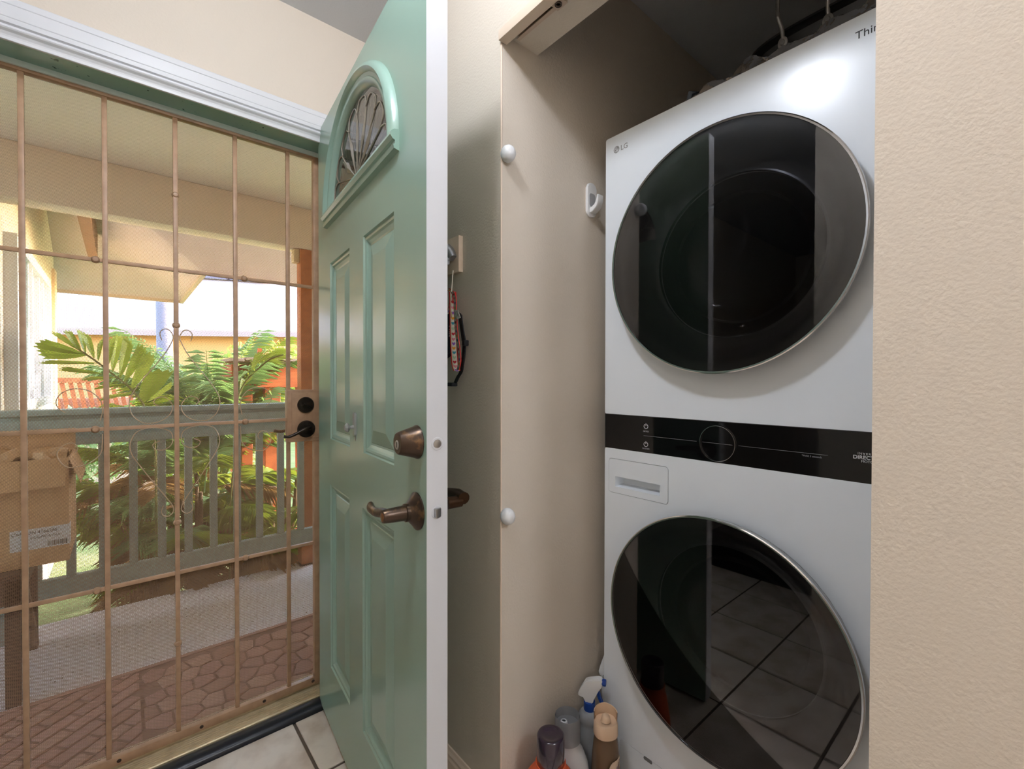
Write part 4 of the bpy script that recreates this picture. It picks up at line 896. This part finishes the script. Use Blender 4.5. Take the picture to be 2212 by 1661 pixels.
for LS, rach, yb, root in ((LEAF, [(.15, .85), (.107, 1.008), (.096, 1.043), (.062, 1.098), (.018, 1.157), (-.04, 1.214), (-.093, 1.27), (-.147, 1.319), (-.177, 1.345)], 3.45, (.16, 3.55)), (LEAF2, [(.56, .8), (0.567, 1.031), (0.58, 1.102), (0.618, 1.173), (0.675, 1.239), (0.755, 1.314), (0.837, 1.347)], 3.36, (.54, 3.5))):
    fr = tube('frond', smooth_path([(root[0], root[1], -.42), (root[0], root[1]-.02, .3)]+[(x, yb, z) for x, z in rach], 3), .005, m_stem, fpm, 6, local=False)
    for k, (a, t1, t2) in enumerate(LS):
        o = link('leaflet', wedge(a, t1, t2, yb, yb-.05+.03*(k % 4)), fr, GRN if k % 3 else GRN2, None, True); o.matrix_parent_inverse = Matrix.Identity(4)
# feathery palm clumps
def frond_mesh(base, az, L, rise, droop, nl, ll, lw, rg):
    bm = bmesh.new(); P = []
    for k in range(13):
        t = k/12; hx = L*(.25*t+.75*t*t)*.75; z = rise*(t*1.25-droop*t*t)
        P.append(Vector((base[0]+cos(az)*hx, base[1]+sin(az)*hx, base[2]+z)))
    tubemesh(bm, P, [.005*(1-.8*k/12)+.0008 for k in range(13)], 4, cap=False)
    side = Vector((-sin(az), cos(az), 0))
    for k in range(nl):
        t = .30+.70*k/nl; i = min(11, int(t*12)); fr_ = t*12-i; p = P[i].lerp(P[i+1], fr_); tg = (P[i+1]-P[i]).normalized(); upv = side.cross(tg)
        s_ = 1 if k % 2 else -1; l_ = ll*(.55+.6*sin(pi*(t-.1)))*rg.uniform(.85, 1.15)
        d = (tg*.62+side*s_*.75+upv*rg.uniform(-.05, .35)).normalized(); wv = (tg-d*tg.dot(d)).normalized()*lw
        m1 = p+d*l_*.45; tip = p+d*l_+Vector((0, 0, -l_*.28)); rid = upv*.006
        a_, b_, c_, e_ = bm.verts.new(p), bm.verts.new(m1+wv), bm.verts.new(tip), bm.verts.new(m1-wv)
        bm.faces.new((a_, b_, c_)); bm.faces.new((a_, c_, e_))
    return b2m(bm, 'frond')
def clump(name, label, x, y, z0, n, L, rise, leaf, seed, dry=0, stems=4, hb=(.15, .95), ll=.2, lw=.0085, nl=46, dr=(.5, .85)):
    hb0, hb1 = hb
    rg = random.Random(seed); t = empty(name, (x, y, z0)); tag(t, label, 'palm', 'feathery palms behind the railing')
    for k in range(stems):
        a = 2*pi*k/stems; tube('cane', [(x+.05*cos(a), y+.05*sin(a), z0), (x+.07*cos(a), y+.07*sin(a), z0+.5), (x+.10*cos(a), y+.10*sin(a), z0+.85)], [.022, .018, .012], m_cane, t, 8, local=False)
    for k in range(n):
        az = 2*pi*(k*.618+rg.random()*.1); hb = z0+rg.uniform(hb0, hb1); isdry = rg.random() < dry
        me = frond_mesh((x+.08*cos(az), y+.08*sin(az), hb), az, L*rg.uniform(.7, 1.15), rise*rg.uniform(.6, 1.15)*(.3 if isdry else 1), rg.uniform(*dr)+(.6 if isdry else 0), nl, ll, lw, rg)
        link('frond', me, t, DRY if isdry else rg.choice(leaf), None, False)
clump('areca_palm', 'tall feathery palm clump rising behind the middle of the railing', .55, 4.4, -.42, 48, .8, 1.0, (GRN3, GRN3, GRN3, GRN2), 1, .04, hb=(.65, 1.08), ll=.19, lw=.0075, nl=50, dr=(.25, .7))
clump('areca_palm', 'feathery palm clump low behind the left balusters, near the box', .20, 4.1, -.42, 30, .55, .6, (GRN, GRN2, GRN3), 2, .35)
clump('areca_palm', 'low feathery palm clump beside the wooden gate post', .92, 3.72, -.42, 24, .5, .4, (GRN, GRN2), 3, .45, hb=(.1, .65))
clump('areca_palm', 'dry leaved palm clump between the fishtail fronds', .40, 3.75, -.42, 40, .6, .55, (GRN, GRN3), 4, .4, hb=(.1, .85))
# bushes
def bush(name, label, c, rad, n, leaf, seed, lw=.03):
    rg = random.Random(seed); t = empty(name, (c[0], c[1], -.42)); tag(t, label, 'bush')
    bm = bmesh.new()
    for k in range(n):
        u = rg.gauss(0, 1), rg.gauss(0, 1), rg.gauss(0, 1); L = sqrt(sum(q*q for q in u)); r_ = rg.uniform(.6, 1.03)
        p = Vector((c[0]+rad[0]*u[0]/L*r_, c[1]+rad[1]*u[1]/L*r_, max(-.4, c[2]+rad[2]*u[2]/L*r_)))
        d = Vector((rg.gauss(0, 1), rg.gauss(0, 1), rg.gauss(.3, 1))).normalized(); s_ = d.orthogonal().normalized()*lw; e = d*lw*3
        bm.faces.new([bm.verts.new(q) for q in (p, p+e*.5+s_, p+e, p+e*.5-s_)])
    fo = link('foliage', b2m(bm, 'foliage'), t, leaf, None, False); tag(fo, kind='stuff')
    tube('stem', [(c[0], c[1], -.42), (c[0], c[1], c[2])], .03, m_cane, t, 8, local=False)
bush('hedge_bush', 'bright yellow-green bush in front of the far house', (1.85, 8.2, 1.0), (.95, .6, .82), 2600, GRN2, 11)
bush('shrub', 'dense green shrub at the middle of the garden', (.75, 6.6, .55), (.8, .6, .8), 2200, GRN, 12)
bush('shrub', 'green shrub beyond the wing corner', (-.35, 8.0, .3), (.5, .5, .5), 1200, GRN3, 13)
# ---- wooden gate hood at the right
m_cedar = mat('orange_cedar', (214, 112, 66), .6, var=(14, (184, 90, 54), .4, .7), bump=(50, .3, .002)); m_capw = mat('lit_cap', (196, 170, 162), .7)  # gate cap tinted pale for the light falling on its top
kg = empty('garden_gate', (.95, 4.3, -.42)); tag(kg, 'orange cedar gate with capped beam beside the path', 'gate')
for x0, x1, y0, y1 in ((.735, .815, 4.20, 4.28), (.905, 1.025, 4.20, 4.28), (.735, .815, 4.62, 4.70), (1.16, 1.24, 4.20, 4.28)): box('post', x0, x1, y0, y1, -.42, 1.30, m_cedar, kg, .004, 1, local=False)
box('cross_beam', .82, 1.26, 4.155, 4.20, 1.115, 1.305, m_cedar, kg, .003, 1, local=False); box('cross_beam', .66, .70, 4.16, 4.72, 1.10, 1.30, m_cedar, kg, .003, 1, local=False)
for k in range(6): box('cap_board', .64+k*.108, .64+k*.108+.10, 4.10, 4.74, 1.325+.012*abs(2.5-k)*-.8+.02, 1.35+.012*abs(2.5-k)*-.8+.02, m_capw, kg, .002, 1, local=False)
box('ridge_block', .835, .865, 4.10, 4.13, 1.37, 1.43, m_cedar, kg, local=False)
sk_ = empty('slat_skirt', (.9, 3.98, -.42)); tag(sk_, 'blue-gray slatted skirting below the gate', 'skirting')
for k in range(14): box('slat', .70+k*.026, .70+k*.026+.02, 3.97, 3.985, -.42, -.12, mat('blue_gray_paint', (150, 164, 170), .6), sk_, local=False)
for x in (.665, .85, 1.07): box('skirt_post', x-.025, x+.02, 3.94, 3.968, -.42, -.08, m_cedar, sk_, local=False)
# ---- orange slatted patio fence far left
pf = empty('patio_fence', (-.6, 9.2, -.42)); tag(pf, 'orange slatted patio fence far behind the palm', 'fence')
box('fence_rail', -1.2, .3, 9.10, 9.16, 1.13, 1.20, m_cedar, pf, local=False); box('fence_rail', -1.2, .3, 9.10, 9.16, .30, .38, m_cedar, pf, local=False)
for k in range(16): beam('picket', (-1.15+k*.09, 9.13, .38), (-1.15+k*.09-.12, 9.13, 1.13), .05, .02, m_cedar, pf, upv=(0, 1, 0), local=False)
box('fence_base', -1.2, .3, 9.2, 9.26, -.42, .9, mat('sun_wall', (236, 200, 176), .8), pf, local=False)
# ---- palm trunk
pt = empty('palm_tree', (.53, 9.0, -.42)); tag(pt, 'gray palm trunk standing in front of the far house', 'palm tree')
tube('trunk', [(.53, 9, -.42), (.53, 9, 1.5), (.50, 9.0, 4.0), (.44, 9.0, 6.5)], [.12, .105, .1, .09], mat('palm_bark', (128, 122, 140), .8, bump=(25, .8, .02)), pt, 14, local=False)
rg = random.Random(21)
for k in range(11): link('frond', frond_mesh((.44, 9.0, 6.5), 2*pi*k/11, 2.2, .9, 1.3, 44, .6, .03, rg), pt, GRN, None, False)
pt = empty('palm_tree', (9.9, 13.3, -.42)); tag(pt, 'tall palm beside the far house, shading its roof', 'palm tree')
tube('trunk', [(9.9, 13.3, -.42), (9.8, 13.3, 4), (9.5, 13.3, 7.4)], [.2, .16, .12], MATS['palm_bark'], pt, 12, local=False)
for k in range(13): link('frond', frond_mesh((9.5, 13.3, 7.4), 2*pi*k/13, 2.6, 1.0, 1.2, 50, .8, .05, rg), pt, GRN, None, False)
# ---- far house
hs = empty('far_house', (3, 14.5, -.42)); tag(hs, 'pale roofed house with orange-tan walls across the garden', 'house')
e = Vector((.835, -.55, 0)).normalized(); nn = Vector((-e.y, e.x, 0)); P0 = Vector((.03, 15.0, 2.35)); RS = .5
hp_ = lambda u, v_, z: P0+e*u+nn*v_+Vector((0, 0, z-2.35))
m_roof = mat('pale_roof', (186, 160, 150), .8, bump=(8, .2, .02), var=(14, (176, 150, 142), .3, .7)); m_hw = mat('house_wall', (222, 160, 104), .75)
RL = 5.8
slabpoly('roof_slope', [hp_(-11, 0, 2.35), hp_(6.2, 0, 2.35), hp_(6.2, RL, 2.35+RS*RL), hp_(-11, RL, 2.35+RS*RL)], .1, m_roof, hs)
slabpoly('roof_slope', [hp_(-11, RL, 2.35+RS*RL), hp_(6.2, RL, 2.35+RS*RL), hp_(6.2, 2*RL, 2.35), hp_(-11, 2*RL, 2.35)], .1, m_roof, hs)
bm = bmesh.new(); plate(bm, [(-10.6, -.42), (5.8, -.42), (5.8, 2.5), (-10.6, 2.5)], [], lambda a, b, d: hp_(a, d, b), .5, 2*RL-.5); link('house_wall', b2m(bm, 'house_wall'), hs, m_hw, None, False)
slabpoly('gutter', [hp_(-11, -.06, 2.28), hp_(6.2, -.06, 2.28), hp_(6.2, 0, 2.28), hp_(-11, 0, 2.28)], .12, mat('gutter_mauve', (170, 138, 140), .5), hs)
m_sp = mat('solar_glass', (214, 218, 232), .12); m_sf = mat('solar_frame', (112, 96, 112), .5)
rp_ = lambda u, v_, h=.06: hp_(u, v_, 2.45+RS*v_+h)
for u0, u1 in ((-1.0, .55), (.66, 1.99)):
    slabpoly('solar_panel', [rp_(u0, 4.22-.137*u0*.9), rp_(u1, 4.22-.137*u1*1.2), rp_(u1-.35, 5.3), rp_(u0-.35, 5.55)], .03, m_sp, hs)
    for a_, b_ in (((u0, 4.22-.137*u0*.9), (u1, 4.22-.137*u1*1.2)), ((u1, 4.22-.137*u1*1.2), (u1-.35, 5.3)), ((u0, 4.22-.137*u0*.9), (u0-.35, 5.55))): beam('solar_frame', rp_(*a_, .1), rp_(*b_, .1), .09, .06, m_sf, hs, local=False)
